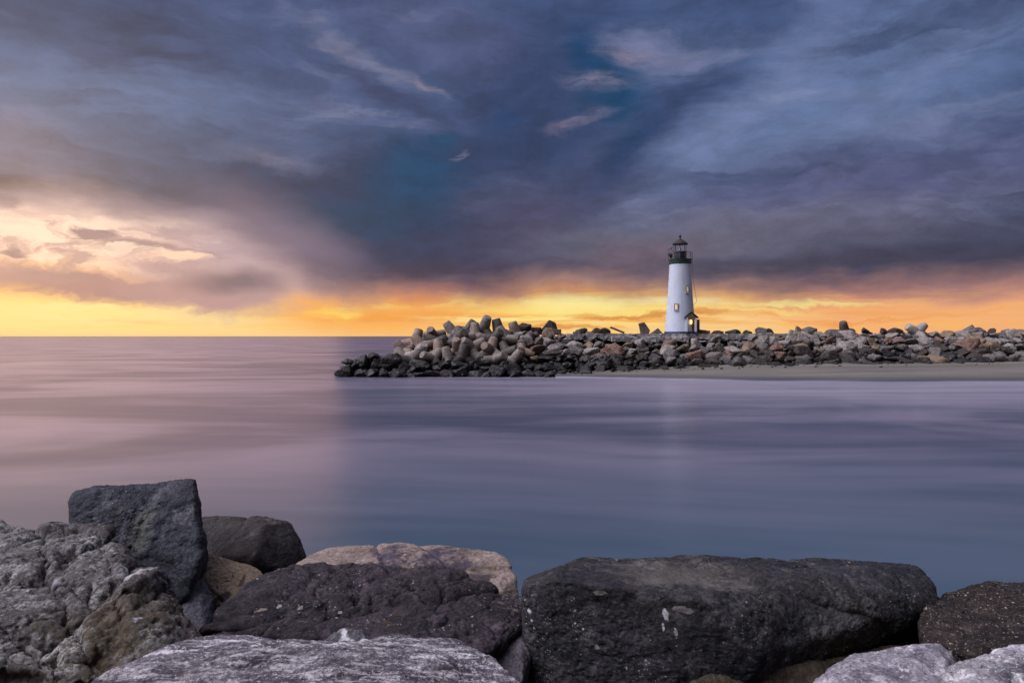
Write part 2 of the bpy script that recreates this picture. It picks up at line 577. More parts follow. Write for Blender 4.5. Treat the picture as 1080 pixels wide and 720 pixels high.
def rock_mat(name, dark, mid, light, streak=None, speck=(.55, .52, .5), speck_amt=.0, lichen=None, lichen_amt=0., moss=None,
             moss_at=None, spots=(), rough=.72, freq=1., bump=.5, bias=0., veins=None, fine=1., tide=0.):
    """mineral colour variation, mineral grain, lichen crusts, barnacle specks and single stains; coordinates are the rock's own"""
    m, T, bs = new_mat(name)
    v = T.new('ShaderNodeTexCoord').outputs['Object']
    w = T.noise(v, 3 * freq, 4, .6, 0., True)
    vw = T.vmath('ADD', v, T.vmath('SCALE', T.vmath('SUBTRACT', w, (.5, .5, .5)), None, .12 / freq))
    q = vw
    if streak:      # (rotation euler, stretch): bedding
        q = T.mapping(vw, (0, 0, 0), streak[0], streak[1])
    big = T.noise(q, 2.3 * freq, 8, .62, .3)
    c = T.mix(T.rng(big, .36 - bias, .52 - bias), dark, mid)
    med = T.noise(q, 7.5 * freq, 7, .68, .2)
    c = T.mix(T.rng(med, .50 - bias, .68 - bias), c, light)
    grain = T.math('ADD', T.math('MULTIPLY', T.noise(v, 42 * freq * fine, 3, .7), .6), T.math('MULTIPLY', T.noise(v, 115 * freq * fine, 2, .7), .4))
    c = T.mix(T.rng(grain, .48, .36, 0, .9), c, tuple(k * .35 for k in dark))
    c = T.mix(T.rng(grain, .53, .66, 0, .8), c, tuple(min(.7, k * 1.35) for k in light))
    if moss:
        sp = T.new('ShaderNodeSeparateXYZ')
        T.put(sp.inputs[0], v)
        mn = T.noise(v, 4 * freq, 6, .65)
        mk = T.rng(mn, .46, .6)
        if moss_at:
            d_ = T.vmath('DISTANCE', vw, moss_at[0])
            mk = T.math('MULTIPLY', T.rng(T.math('ADD', T.math('MULTIPLY', mn, .8), .2), .4, .62), T.rng(d_, moss_at[1], moss_at[1] * .35))
        g2 = T.noise(v, 46 * freq, 4, .7)
        c = T.mix(T.math('MULTIPLY', mk, T.rng(g2, .36, .6, .25, 1)), c, moss)
    if lichen:
        l1 = T.noise(vw, 3.2 * freq, 3, .5)
        l2 = T.noise(v, 34 * freq, 8, .78, .1)
        lk = T.math('MULTIPLY', T.rng(l1, .56 - lichen_amt, .70 - lichen_amt), T.rng(l2, .44, .62))
        c = T.mix(T.math('MULTIPLY', lk, .75), c, lichen)
    if veins:
        e1 = T.noise(T.mapping(vw, (4, 2, 1), (0, 0, 0), (1, 1, 1)), veins[1], 3, .5, 1.2)
        e1 = T.math('ABSOLUTE', T.math('SUBTRACT', e1, .5))
        c = T.mix(T.math('MULTIPLY', T.rng(e1, veins[2], 0), veins[3]), c, veins[0])
    if speck_amt > 0:
        # barnacle-like specks, thinned by a slower noise so they cluster
        vd = T.voro(vw, 26 * freq, 'F1', 'Distance')
        vr = T.voro(vw, 26 * freq, 'F1', 'Color')
        vs = T.new('ShaderNodeSeparateColor')
        T.put(vs.inputs[0], vr)
        cl = T.noise(v, 3.6 * freq, 3, .6)
        keep = T.rng(T.math('ADD', vs.outputs[0], T.math('MULTIPLY', T.math('SUBTRACT', cl, .5), 2.6)), 1 - speck_amt, 1.02 - speck_amt)
        rad = T.math('ADD', T.math('MULTIPLY', vs.outputs[1], .2), .1)
        sh = T.rng(T.math('ADD', vd, T.math('MULTIPLY', T.math('SUBTRACT', T.noise(v, 80 * freq, 3, .6), .5), .5)), rad, T.math('MULTIPLY', rad, .5))
        c = T.mix(T.math('MULTIPLY', T.math('MULTIPLY', keep, sh), .85), c, speck)
        vd2 = T.voro(vw, 70 * freq, 'F1', 'Distance')
        vr2 = T.voro(vw, 70 * freq, 'F1', 'Color')
        vs2 = T.new('ShaderNodeSeparateColor')
        T.put(vs2.inputs[0], vr2)
        k2 = T.rng(T.math('ADD', vs2.outputs[0], T.math('MULTIPLY', T.math('SUBTRACT', cl, .5), 1.2)), 1 - speck_amt * 1.1, 1.05 - speck_amt)
        c = T.mix(T.math('MULTIPLY', T.math('MULTIPLY', k2, T.rng(vd2, .34, .2)), .6), c, speck)
    for (pos, rad, colr, amt) in spots:
        r3 = rad if isinstance(rad, tuple) else (rad, rad, rad)
        vv = T.mapping(T.vmath('ADD', vw, T.vmath('SCALE', T.vmath('SUBTRACT', T.noise(v, 22 * freq, 4, .7, 0., True), (.5, .5, .5)), None, min(r3) * 1.3)),
                       pos, (0, 0, 0), r3, 'TEXTURE')
        dm = T.vmath('LENGTH', vv)
        big_ = min(r3[0], r3[2]) > .03      # broad stains and painted light or shade break up; small droppings stay crisp
        rag = T.math('SUBTRACT', T.noise(v, .55 / min(r3) if not big_ else 1.1 / min(r3[0], r3[2]), 8, .72), .5)
        dm = T.math('ADD', dm, T.math('MULTIPLY', rag, 2.6 if big_ else 1.2))
        c = T.mix(T.math('MULTIPLY', T.rng(dm, .95, .35 if big_ else .7), amt), c, colr)
    if tide:      # dark weed and wet below the high-water line, in world height
        gp = T.new('ShaderNodeNewGeometry').outputs['Position']
        ts = T.new('ShaderNodeSeparateXYZ')
        T.put(ts.inputs[0], gp)
        tn = T.noise(gp, .35, 4, .6)
        zz = T.math('ADD', ts.outputs[2], T.math('MULTIPLY', T.math('SUBTRACT', tn, .5), 3.))
        c = T.mix(T.rng(zz, tide + .45, tide - .45, 0, .9), c, (.012, .010, .009))
    wetn = T.noise(v, 1.9 * freq, 4, .6, .3)
    wet = T.rng(wetn, .50, .62)
    c = T.mix(T.math('MULTIPLY', wet, .35), c, T.mix(1., c, (.35, .33, .36), 'MULTIPLY'))
    T.put(bs.inputs['Base Color'], c)
    rn = T.rng(med, .3, .7, rough - .14, rough + .12, False)
    mr = T.new('ShaderNodeMix', data_type='FLOAT')
    T.put(mr.inputs[0], wet)
    T.put(mr.inputs[2], rn)
    mr.inputs[3].default_value = max(.3, rough - .34)
    T.put(bs.inputs['Roughness'], mr.outputs[0])
    bs.inputs['Specular IOR Level'].default_value = .3
    b = T.new('ShaderNodeBump')
    b.inputs['Strength'].default_value = min(1., bump * 1.3)
    b.inputs['Distance'].default_value = .035 / freq
    hgt = T.math('ADD', T.math('MULTIPLY', T.noise(v, 58 * freq, 5, .75), .5), T.math('MULTIPLY', T.noise(q, 19 * freq, 8, .72), .9))
    hgt = T.math('MULTIPLY', hgt, T.rng(T.noise(v, 2.7 * freq, 4, .6), .38, .62, .35, 1.25))
    T.put(b.inputs['Height'], hgt)
    T.l.new(b.outputs[0], bs.inputs['Normal'])
    return m


# ------------------------------------------------------------------ sea
def build_sea():
    m, T, bs = new_mat('sea_water')
    v = T.new('ShaderNodeTexCoord').outputs['Object']
    # slow swell smeared by time: long bands of foam haze lying along the shore
    b1 = T.noise(T.mapping(v, (3, 1, 0), (0, 0, .05), (.030, .060, 1)), 1., 4, .55, 1.2)
    b2 = T.noise(T.mapping(v, (9, 5, 0), (0, 0, -.03), (.05, .20, 1)), 1., 4, .55, 1.2)
    mk = T.math('ADD', T.math('MULTIPLY', b1, .75), T.math('MULTIPLY', b2, .25))
    base = T.mix(T.rng(mk, .38, .62), (.042, .046, .072), (.145, .126, .168))
    # milky wash along the beach on the right
    sep = T.new('ShaderNodeSeparateXYZ')
    T.put(sep.inputs[0], v)
    X, Y, Z = sep.outputs
    wob = T.math('MULTIPLY', T.math('SUBTRACT', T.noise(T.mapping(v, (0, 0, 0), (0, 0, 0), (.03, .2, 1)), 1., 4, .5), .5), 16)
    line = T.math('SUBTRACT', T.math('ADD', Y, wob), T.rng(X, 0, 60, 70, 66, False))
    wash = T.math('MULTIPLY', T.rng(line, -34, -2), T.rng(X, -22, 20))
    wn = T.noise(T.mapping(v, (2, 7, 0), (0, 0, .04), (.03, .45, 1)), 1., 4, .55, .3)
    wash = T.math('MULTIPLY', wash, T.rng(wn, .3, .65, .5, 1))
    base = T.mix(T.math('MULTIPLY', wash, .75), base, (.30, .27, .33))
    # deeper teal close in
    near = T.rng(Y, 34, 12)
    base = T.mix(T.math('MULTIPLY', near, .7), base, (.022, .055, .080))
    T.put(bs.inputs['Base Color'], base)
    bs.inputs['IOR'].default_value = 1.33
    T.put(bs.inputs['Roughness'], T.rng(mk, .3, .7, .34, .27, False))
    bp = T.new('ShaderNodeBump')
    bp.inputs['Strength'].default_value = .12
    bp.inputs['Distance'].default_value = .25
    T.put(bp.inputs['Height'], T.noise(T.mapping(v, (0, 0, 0), (0, 0, .1), (.06, .25, 1)), 1., 2, .5, .2))
    T.l.new(bp.outputs[0], bs.inputs['Normal'])
    me = bpy.data.meshes.new('sea')
    S = 60000
    me.from_pydata([(-S, -40, 0), (S, -40, 0), (S, S, 0), (-S, S, 0)], [], [(0, 1, 2, 3)])
    tag(link('sea', me, m), 'calm lilac sea smoothed by a long exposure', 'sea', kind='structure')


build_sea()


# ------------------------------------------------------------------ beach, breakwater body, path
def toe_py(px):
    """photo row of the foot of the far breakwater"""
    return float(np.interp(px, [350, 385, 440, 520, 600, 640, 700, 760, 860, 960, 1080, 1200], [392, 395, 396, 397, 396, 394, 391, 388, 386.5, 385.5, 383.5, 382]))


TOE_Y = 79.0
CREST_Y = 88.0


def crest_py(px):
    return float(np.interp(px, [350, 380, 410, 440, 470, 505, 540, 580, 640, 760, 900, 1080, 1200], [388, 381, 368, 356, 347, 341, 350, 351, 353, 354, 352, 352, 352]))


def slope_pt(px, t):
    """a point on the breakwater's face: t = 0 at the foot, 1 at the crest"""
    Y = TOE_Y + (CREST_Y - TOE_Y) * t
    py = toe_py(px) + (crest_py(px) - toe_py(px)) * t
    return at(px, py, Y)


def grid_mesh(name, rows, mat, smooth=True):
    V, Fc = [], []
    n = len(rows[0])
    for r in rows:
        V += [tuple(q) for q in r]
    for i in range(len(rows) - 1):
        for j in range(n - 1):
            a = i * n + j
            Fc += [(a, a + 1, a + n + 1), (a, a + n + 1, a + n)]
    me = mesh_from(name, np.array(V), np.array(Fc), smooth)
    return link(name, me, mat)


PN = Perlin(5)


def build_ground():
    sand, T, bs = new_mat('sand')
    v = T.new('ShaderNodeTexCoord').outputs['Object']
    n = T.noise(T.mapping(v, (0, 0, 0), (0, 0, .03), (.05, .6, 1)), 1., 5, .55)
    sep = T.new('ShaderNodeSeparateXYZ')
    T.put(sep.inputs[0], v)
    wet = T.rng(sep.outputs[2], .62, .12)
    c = T.mix(T.rng(n, .35, .65), (.085, .073, .060), (.13, .113, .095))
    c = T.mix(T.rng(T.noise(v, 1.4, 5, .7), .62, .72, 0, .5), c, (.10, .09, .08))
    wrack = T.noise(T.mapping(v, (3, 1, 0), (0, 0, .02), (.25, 2.4, 1)), 1., 6, .7)
    c = T.mix(T.rng(wrack, .60, .68, 0, .7), c, (.03, .026, .022))
    c = T.mix(wet, c, (.055, .052, .058))
    fo = T.math('ADD', sep.outputs[2], T.math('MULTIPLY', T.math('SUBTRACT', T.noise(T.mapping(v, (1, 1, 0), (0, 0, .02), (.06, .7, 1)), 1., 6, .6), .5), .5))
    c = T.mix(T.rng(fo, .20, .02, 0, .8), c, (.25, .225, .27))
    T.put(bs.inputs['Base Color'], c)
    T.put(bs.inputs['Roughness'], T.rng(wet, 0, 1, .9, .35, False))
    pxs = np.linspace(585, 1330, 110)
    rows = []
    for k in range(9):
        s = k / 8
        row = []
        for px in pxs:
            toe = at(px, toe_py(px), TOE_Y)
            reach = float(np.interp(px, [585, 640, 760, 860, 1080, 1330], [.6, 2.5, 7.0, 8.5, 9.5, 9.5]))
            zt = toe.z + .35
            Y = TOE_Y + 3.5 - (reach + 6.5) * s
            f = (TOE_Y - Y) / (reach + .8)
            z = zt * (1 - f) if f > 0 else zt
            z += .05 * float(PN(np.array([[px * .02, Y * .2, 0]]))[0])
            row.append(((px - CX) / F * TOE_Y, Y, z))
        rows.append(row)
    tag(grid_mesh('beach', rows, sand), 'strip of grey sand in front of the breakwater', 'beach', kind='structure')

    core = rock_mat('rubble_core', (.008, .007, .007), (.02, .018, .017), (.045, .039, .036), freq=.6, bump=.6)
    pxs = np.linspace(352, 1330, 330)
    rows = []
    prof = [(-.35, -.25), (-.1, -.1), (0, 0), (.2, .2), (.4, .4), (.6, .6), (.8, .8), (1., 1.), (1.25, 1.0), (1.6, 1.0), (2.1, .3), (2.6, -.4)]
    for (ty, tz) in prof:
        row = []
        for px in pxs:
            a = slope_pt(px, 0)
            b = slope_pt(px, 1)
            Y = TOE_Y + .9 + (CREST_Y - TOE_Y) * ty
            z = a.z + (b.z - a.z) * tz - .75
            X = (px - CX) / F * (TOE_Y + 4)
            P_ = np.array([[X * .6, Y * .6, z * .6]])
            row.append((X, Y, z + .35 * float(PN.fbm(P_, 3)[0])))
        rows.append(row)
    tag(grid_mesh('breakwater_terrain', rows, core), 'dark rubble core of the far breakwater', 'breakwater', kind='structure')

    # foreground jetty slope under the boulders
    rows = []
    for Y in np.linspace(-3, 13, 60):
        row = []
        for X in np.linspace(-14, 14, 110):
            z = float(np.interp(Y, [-3, 1.6, 3.0, 4.4, 5.1, 5.8, 9.5, 13], [2.9, 2.75, 2.6, 2.6, 2.5, 2.1, -.6, -2.5]))
            z += .22 * float(PN.fbm(np.array([[X * 1.1, Y * 1.1, 3.3]]), 4)[0])
            row.append((X, Y, z))
        rows.append(row)
    tag(grid_mesh('jetty_ground', rows, core), 'dark rubble bed under the foreground boulders', 'ground', kind='structure')


build_ground()


# ------------------------------------------------------------------ mesh builder for made things
class MB:
    def __init__(self):
        self.bm = bmesh.new()

    def lathe(self, prof, seg=48, c=(0, 0), caps=True):
        rings = []
        for r, z in prof:
            rings.append([self.bm.verts.new((c[0] + r * math.cos(2 * PI * k / seg), c[1] + r * math.sin(2 * PI * k / seg), z)) for k in range(seg)])
        for a, b in zip(rings, rings[1:]):
            for k in range(seg):
                self.bm.faces.new((a[k], a[(k + 1) % seg], b[(k + 1) % seg], b[k]))
        if caps:
            self.bm.faces.new(rings[0][::-1])
            self.bm.faces.new(rings[-1])
        return self

    def box(self, c, s, rot=None, bevel=0.):
        r = bmesh.ops.create_cube(self.bm, size=1)
        M = Matrix.Translation(c) @ (rot.to_matrix().to_4x4() if rot is not None else Matrix()) @ Matrix.Diagonal((*s, 1))
        bmesh.ops.transform(self.bm, matrix=M, verts=r['verts'])
        if bevel:
            es = list({e for v_ in r['verts'] for e in v_.link_edges})
            bmesh.ops.bevel(self.bm, geom=es, offset=bevel, segments=2, affect='EDGES')
        return self

    def tube(self, a, b, r, r2=None, seg=10):
        a, b = Vector(a), Vector(b)
        M = Matrix.Translation((a + b) / 2) @ (b - a).to_track_quat('Z', 'Y').to_matrix().to_4x4()
        bmesh.ops.create_cone(self.bm, cap_ends=True, segments=seg, radius1=r, radius2=r if r2 is None else r2, depth=(b - a).length, matrix=M)
        return self

    def path(self, pts, r, seg=8):
        for a, b in zip(pts, pts[1:]):
            self.tube(a, b, r, seg=seg)
        return self

    def ball(self, c, r, s=(1, 1, 1)):
        bmesh.ops.create_uvsphere(self.bm, u_segments=16, v_segments=10, radius=r, matrix=Matrix.Translation(c) @ Matrix.Diagonal((*s, 1)))
        return self

    def prism(self, poly, y0, y1):
        """polygon in x,z swept along y"""
        a = [self.bm.verts.new((x, y0, z)) for x, z in poly]
        b = [self.bm.verts.new((x, y1, z)) for x, z in poly]
        n = len(poly)
        self.bm.faces.new(a)
        self.bm.faces.new(b[::-1])
        for k in range(n):
            self.bm.faces.new((a[k], b[k], b[(k + 1) % n], a[(k + 1) % n]))
        return self

    def build(self, name, mat, parent=None, loc=None, smooth=None):
        bmesh.ops.recalc_face_normals(self.bm, faces=self.bm.faces)
        me = bpy.data.meshes.new(name)
        self.bm.to_mesh(me)
        self.bm.free()
        if smooth is not None:
            me.polygons.foreach_set('use_smooth', np.full(len(me.polygons), True))
            me.set_sharp_from_angle(angle=math.radians(smooth))
        return link(name, me, mat, parent, loc)


# ------------------------------------------------------------------ lighthouse
LH_Y = 89.0
K = LH_Y / F        # metres per photo pixel at the lighthouse


def build_lighthouse():
    # white plaster, faintly weathered
    m, T, bs = new_mat('white_render')
    v = T.new('ShaderNodeTexCoord').outputs['Object']
    drip = T.noise(T.mapping(v, (0, 0, 0), (0, 0, 0), (2.2, 2.2, .25)), 1., 6, .65, .2)
    blot = T.noise(v, .9, 5, .6)
    c = T.mix(T.rng(drip, .5, .74, 0, .55), (.45, .48, .55), (.33, .33, .34))
    sepz = T.new('ShaderNodeSeparateXYZ')
    T.put(sepz.inputs[0], v)
    run = T.noise(T.mapping(v, (5, 2, 0), (0, 0, 0), (5.5, 5.5, .35)), 1., 5, .6, .1)
    c = T.mix(T.math('MULTIPLY', T.rng(run, .54, .70), T.rng(sepz.outputs[2], 2, 9, .25, .7)), c, (.30, .20, .13))
    c = T.mix(T.math('MULTIPLY', T.rng(T.noise(v, 2.6, 6, .7), .5, .7), T.rng(sepz.outputs[2], 2.2, 0, 0, .6)), c, (.26, .24, .22))
    c = T.mix(T.rng(blot, .52, .7, 0, .35), c, (.41, .42, .45))
    T.put(bs.inputs['Base Color'], c)
    bs.inputs['Roughness'].default_value = .7
    b = T.new('ShaderNodeBump')
    b.inputs['Strength'].default_value = .25
    b.inputs['Distance'].default_value = .03
    T.put(b.inputs['Height'], T.noise(v, 6, 6, .6))
    T.l.new(b.outputs[0], bs.inputs['Normal'])
    white = m
    navy = plain('navy_paint', (.006, .008, .024), .45, 0, .3, 2)
    green = plain('green_paint', (.007, .026, .015), .5, 0, .3, 2)
    rail_m = plain('railing_paint', (.06, .05, .045), .5, .2, .2, 4)
    copper = plain('dark_copper_roof', (.018, .010, .009), .75, 0, .3, 3)
    iron = plain('black_iron', (.02, .018, .02), .5, .4, .3, 4)
    wood = plain('door_paint', (.11, .075, .055), .55, 0, .2, 4)
    blue = plain('blue_base_paint', (.018, .026, .07), .5, 0, .25, 3)
    lit = plain('lit_window', (.6, .5, .35), .3, 0, .05, 4, emit=(1., .72, .32), es=.55)
    bulb = plain('lamp_glow', (.8, .6, .3), .3, 0, .02, 4, emit=(1., .62, .18), es=1.6)
    glass, T, bs = new_mat('lantern_glass')
    bs.inputs['Base Color'].default_value = (.95, .97, 1, 1)
    bs.inputs['Roughness'].default_value = .03
    bs.inputs['IOR'].default_value = 1.02
    bs.inputs['Transmission Weight'].default_value = 1
    lensm = plain('lens_glass', (.5, .48, .45), .15, 0, .1, 6)

    z0 = 0.
    root = bpy.data.objects.new('lighthouse', None)
    COL.objects.link(root)
    cx = 717.3
    base = at(cx, 351.3, LH_Y)
    root.location = base
    root.rotation_euler = (0, 0, -math.atan((cx - CX) / F))
    tag(root, 'white tapered lighthouse with dark lantern room standing on the breakwater', 'lighthouse')

    def h(py):
        return (351.3 - py) * K

    rb, rt = 15.9 * K, 11.0 * K
    zt = h(278.5)
    MB().lathe([(rb + .02, -.3), (rb, 0.36)] + [(rb + (rt - rb) * t + .06 * math.sin(PI * t) * -1, .36 + (zt - .36) * t) for t in np.linspace(0.02, 1, 12)], 64).build('tower', white, root, smooth=30)
    MB().lathe([(rb + .10, -.3), (rb + .07, .16), (rb + .02, .20)], 64).build('base_band', blue, root, smooth=30)
    # corbelled green gallery
    MB().lathe([(rt + .02, zt - .05), (rt + .10, zt + .08), (rt + .10, h(275.4)), (rt + .16, h(274.4)), (rt + .16, h(273.6))], 64).build('gallery', green, root, smooth=30)
    # railing
    rr = 12.1 * K
    g = MB()
    zb, ztop = h(273.6), h(266.6)
    n = 12
    for hh in (ztop, zb + (ztop - zb) * .5):
        pts = [(rr * math.cos(2 * PI * k / 40), rr * math.sin(2 * PI * k / 40), hh) for k in range(41)]
        g.path(pts, .016 if hh != ztop else .026)
    for k in range(n):
        a = 2 * PI * k / n
        g.tube((rr * math.cos(a), rr * math.sin(a), zb), (rr * math.cos(a), rr * math.sin(a), ztop), .022)
    g.build('railing', rail_m, root)
    # lantern wall
    rl = 6.6 * K
    oct_ = 8
    MB().lathe([(rl, zb), (rl, h(266.2)), (rl + .07, h(266.0)), (rl + .07, h(265.4))], oct_).build('lantern_wall', navy, root)
    g0, g1 = h(265.4), h(257.6)
    gl = MB()
    gl.lathe([(rl - .03, g0), (rl - .03, g1)], oct_, caps=False)
    glz = gl.build('lantern_glazing', glass, root)
    for k in range(oct_):
        a = 2 * PI * k / oct_
        q = (rl * math.cos(a), rl * math.sin(a))
        MB().tube((*q, g0), (*q, g1), .022).build('glazing_bar', iron, glz)
    le = MB()
    le.lathe([(.06, g0 - .3), (.06, g0 + .10), (.14, g0 + .12), (.18, g0 + .24), (.14, g0 + .38), (.05, g0 + .4), (.03, g0 + .5)], 20)
    le.build('lens', lensm, root, smooth=30)
    # roof: ogee cone, ball and spike
    ra = 8.1 * K
    prof = [(ra, h(257.9)), (ra + .02, h(257.2)), (ra * .8, h(255.6)), (ra * .55, h(254.0)), (ra * .3, h(252.9)), (ra * .14, h(251.8)), (.07, h(250.4))]
    roof = MB().lathe(prof, oct_ * 2).build('roof', copper, root, smooth=30)
    fin = MB().ball((0, 0, h(249.2)), .17).tube((0, 0, h(251)), (0, 0, h(248)), .05)
    fin.build('finial', copper, roof, smooth=40)
    MB().tube((0, 0, h(248)), (0, 0, h(245.8)), .022).build('lightning_rod', iron, roof)

    # windows
    for px, py, wpx, hpx in ((724.3, 305.8, 3.0, 6.4), (713.4, 324.0, 3.4, 6.4)):
        zc = h(py)
        t = zc / zt
        r = rb + (rt - rb) * t
        xx = (px - cx) * K
        ang_ = math.asin(max(-1, min(1, xx / r)))
        rot = Euler((0, 0, ang_))
        dirv = Vector((math.sin(ang_), -math.cos(ang_), 0))
        pos = Vector((0, 0, zc)) + dirv * (r - .02)
        w_, h_ = wpx * K, hpx * K * .95
        fr = MB()
        for sx in (-1, 1):
            fr.box(pos + rot.to_matrix() @ Vector((sx * w_ / 2, 0, 0)), (.11, .26, h_ + .1), rot)
        for sz in (-1, 1):
            fr.box(pos + Vector((0, 0, sz * h_ / 2)), (w_ - .09, .25, .09), rot)
        fr.box(pos, (.035, .2, h_ - .09), rot)
        win = fr.build('window', plain('window_frame_paint', (.16, .15, .17), .5), root)
        MB().box(pos + dirv * .04, (w_ - .06, .05, h_ - .06), rot).build('pane', lit, win)
        MB().box(pos + Vector((0, 0, -h_ / 2 - .09)), (w_ + .2, .36, .07), rot).build('sill', white, win)

    # entrance porch, turned a little to the right of the camera
    rot = Euler((0, 0, math.radians(8)))
    por = bpy.data.objects.new('porch', None)
    COL.objects.link(por)
    por.parent = root
    por.rotation_euler = rot
    por.location = (1.02, .62, 0)
    yy = -(rb + .02)            # front of the tower in porch coordinates
    hw = .56
    hd = h(334.2)
    for sx in (-1, 1):
        MB().box((sx * hw, yy - .15, hd / 2 + .02), (.2, 1.4, hd - .34), None, .01).build('porch_wall', white, por)
        MB().box((sx * hw, yy - .15, .0), (.24, 1.46, .3)).build('plinth', blue, por)
    ap = h(330.2)
    MB().prism([(-hw - .3, hd - .22), (0, ap), (hw + .3, hd - .22), (hw + .3, hd - .08), (0, ap + .15), (-hw - .3, hd - .08)], yy - .92, yy + .7).build('porch_roof', copper, por)
    MB().prism([(-hw + .1, hd - .34), (hw - .1, hd - .4), (hw - .1, hd - .14), (0, ap - .02), (-hw + .1, hd - .14)], yy - .85, yy - .7).build('gable', wood, por)
    dr = MB().box((0, yy + .12, 1.0), (.9, .08, 2.1), None, .01)
    for zz in (.55, 1.5):
        dr.box((0, yy + .07, zz), (.62, .04, .6), None, .01)
    door = dr.build('door', wood, por)
    MB().ball((.36, yy + .03, 1.0), .05).build('handle', rail_m, door)
    la = MB().box((0, yy - .35, 1.42), (.26, .26, .55), None, .03).build('porch_lamp', bulb, por)
    MB().tube((0, yy - .35, 1.68), (0, yy - .35, hd - .1), .025).build('lamp_hanger', iron, la)
    pl = bpy.data.lights.new('porch_light', 'POINT')
    pl.energy = 5
    pl.color = (1, .6, .25)
    pl.shadow_soft_size = .1
    plo = bpy.data.objects.new('porch_light', pl)
    COL.objects.link(plo)
    plo.parent = por
    plo.location = (0, yy - .6, 1.45)

    # cable down the right side from the gallery
    a = (rr * .99, -.35, ztop)
    pts = [(rr + .05, -.3, ztop)]
    for t in np.linspace(.04, 1, 8):
        pts.append((rr + .05 + .55 * t - .2 * math.sin(PI * t), -.3, ztop + (h(318) - ztop) * t))
    pts.append(((rb + (rt - rb) * (h(322) / zt)) * .99, -.3, h(322)))
    MB().path(pts, .018, 6).build('cable', rail_m, root)
    # siren horn on the gallery's left
    hn = MB().box((-rr * .75, -rr * .45, zb + .42), (.32, .3, .5), None, .03).tube((-rr * .75, -rr * .45, zb + .1), (-rr * .75, -rr * .45, zb + .7), .05)
    hn.tube((-rr * .78, -rr * .5, zb + .5), (-rr * .95, -rr * .75, zb + .5), .06, .16)
    hn.build('fog_horn', iron, root)
    an = MB().tube((-rl - .1, -.3, g0 - .1), (-rl - .35, -.3, g0 + .5), .03).tube((-rl - .75, -.3, g0 + .15), (-rl - .15, -.3, g0 + .62), .05)
    an.build('antenna', iron, root)

    # utility cabinet beside the porch
    cab = MB().box((0, 0, .85), (.42, .6, 1.7), None, .03).box((0, 0, 1.73), (.5, .68, .07), None, .01)
    q = at(735.6, 351.3, LH_Y - .6)
    cb = cab.build('utility_cabinet', plain('cabinet_paint', (.035, .04, .045), .5), None, q)
    MB().box((.0, -.32, .9), (.3, .03, 1.3), None, .01).build('cabinet_door', plain('cabinet_door_paint', (.05, .055, .06), .5), cb)
    tag(cb, 'narrow dark metal cabinet against the right side of the lighthouse', 'cabinet')


build_lighthouse()


# ------------------------------------------------------------------ concrete path on the crest
def build_path():
    conc = rock_mat('weathered_concrete', (.17, .155, .15), (.26, .24, .23), (.33, .31, .29), freq=.35, bump=.3)
    L = []
    x0, x1 = at(604, 352, CREST_Y).x, at(850, 352, CREST_Y).x
    zt = at(700, 351.8, LH_Y).z
    bm = MB()
    bm.box(((x0 + x1) / 2, LH_Y + .4, zt - .35), (x1 - x0, 5.2, .7))
    bmesh.ops.subdivide_edges(bm.bm, edges=[e for e in bm.bm.edges if abs((e.verts[0].co - e.verts[1].co).x) > 1], cuts=150)
    bmesh.ops.subdivide_edges(bm.bm, edges=bm.bm.edges[:], cuts=2, use_grid_fill=True)
    for v_ in bm.bm.verts:
        q = np.array([v_.co[:]])
        n_ = float(PN.fbm(q * 1.1, 4)[0])
        v_.co.z += .10 * n_ - (.14 if abs((v_.co.x / 4.2) % 1 - .5) < .04 else 0)
        v_.co.y += .22 * float(PN.fbm(q * .8 + 7, 4)[0])
    o = bm.build('pavement', conc)
    tag(o, 'low pale concrete walkway capping the breakwater', 'walkway', kind='structure')
    # a lower concrete step in front of the lighthouse
    a, b = at(644, 355, LH_Y - 2.4).x, at(724, 355, LH_Y - 2.4).x
    mb = MB().box(((a + b) / 2, LH_Y - 2.9, zt - .72), (b - a, 1.5, .6))
    bmesh.ops.subdivide_edges(mb.bm, edges=[e for e in mb.bm.edges if abs((e.verts[0].co - e.verts[1].co).x) > 1], cuts=50)
    bmesh.ops.subdivide_edges(mb.bm, edges=mb.bm.edges[:], cuts=2, use_grid_fill=True)
    for v_ in mb.bm.verts:
        q = np.array([v_.co[:]])
        v_.co.z += .16 * float(PN.fbm(q * 1.0, 4)[0])
        v_.co.y += .35 * float(PN.fbm(q * .7 + 7, 4)[0])
    o = mb.build('concrete_path', conc)
    tag(o, 'lower concrete step below the lighthouse', 'step', kind='structure')


build_path()

# ------------------------------------------------------------------ far boulders
R = random.Random(11)
far_shapes = []


def far_shape(k):
    rs = np.random.RandomState(100 + k)
    n = 11
    pts = rs.normal(size=(n, 3))
    pts /= np.linalg.norm(pts, axis=1)[:, None]
    pts *= np.array([1, rs.uniform(.65, .95), rs.uniform(.5, .75)]) * rs.uniform(.85, 1.1, size=(n, 1))
    V, Fc, c = star_shape([Vector(q) for q in pts], 5, 46, 7, k, (.80, .95))
    pn = Perlin(k)
    N = vnormals(V, Fc)
    f1, f2, off, g = pn.cells(V * 1.5 + k)
    V = V + N * (.05 * (off * g).sum(1) + .05 * pn.fbm(V * 2.2, 4))[:, None]
    N = vnormals(V, Fc)
    V = V + N * (.022 * pn.ridged(V * 5, 3))[:, None]
    V = V / np.abs(V[:, 0]).max()
    return mesh_from('far_boulder', V, Fc)


for k in range(18):
    far_shapes.append(far_shape(k))

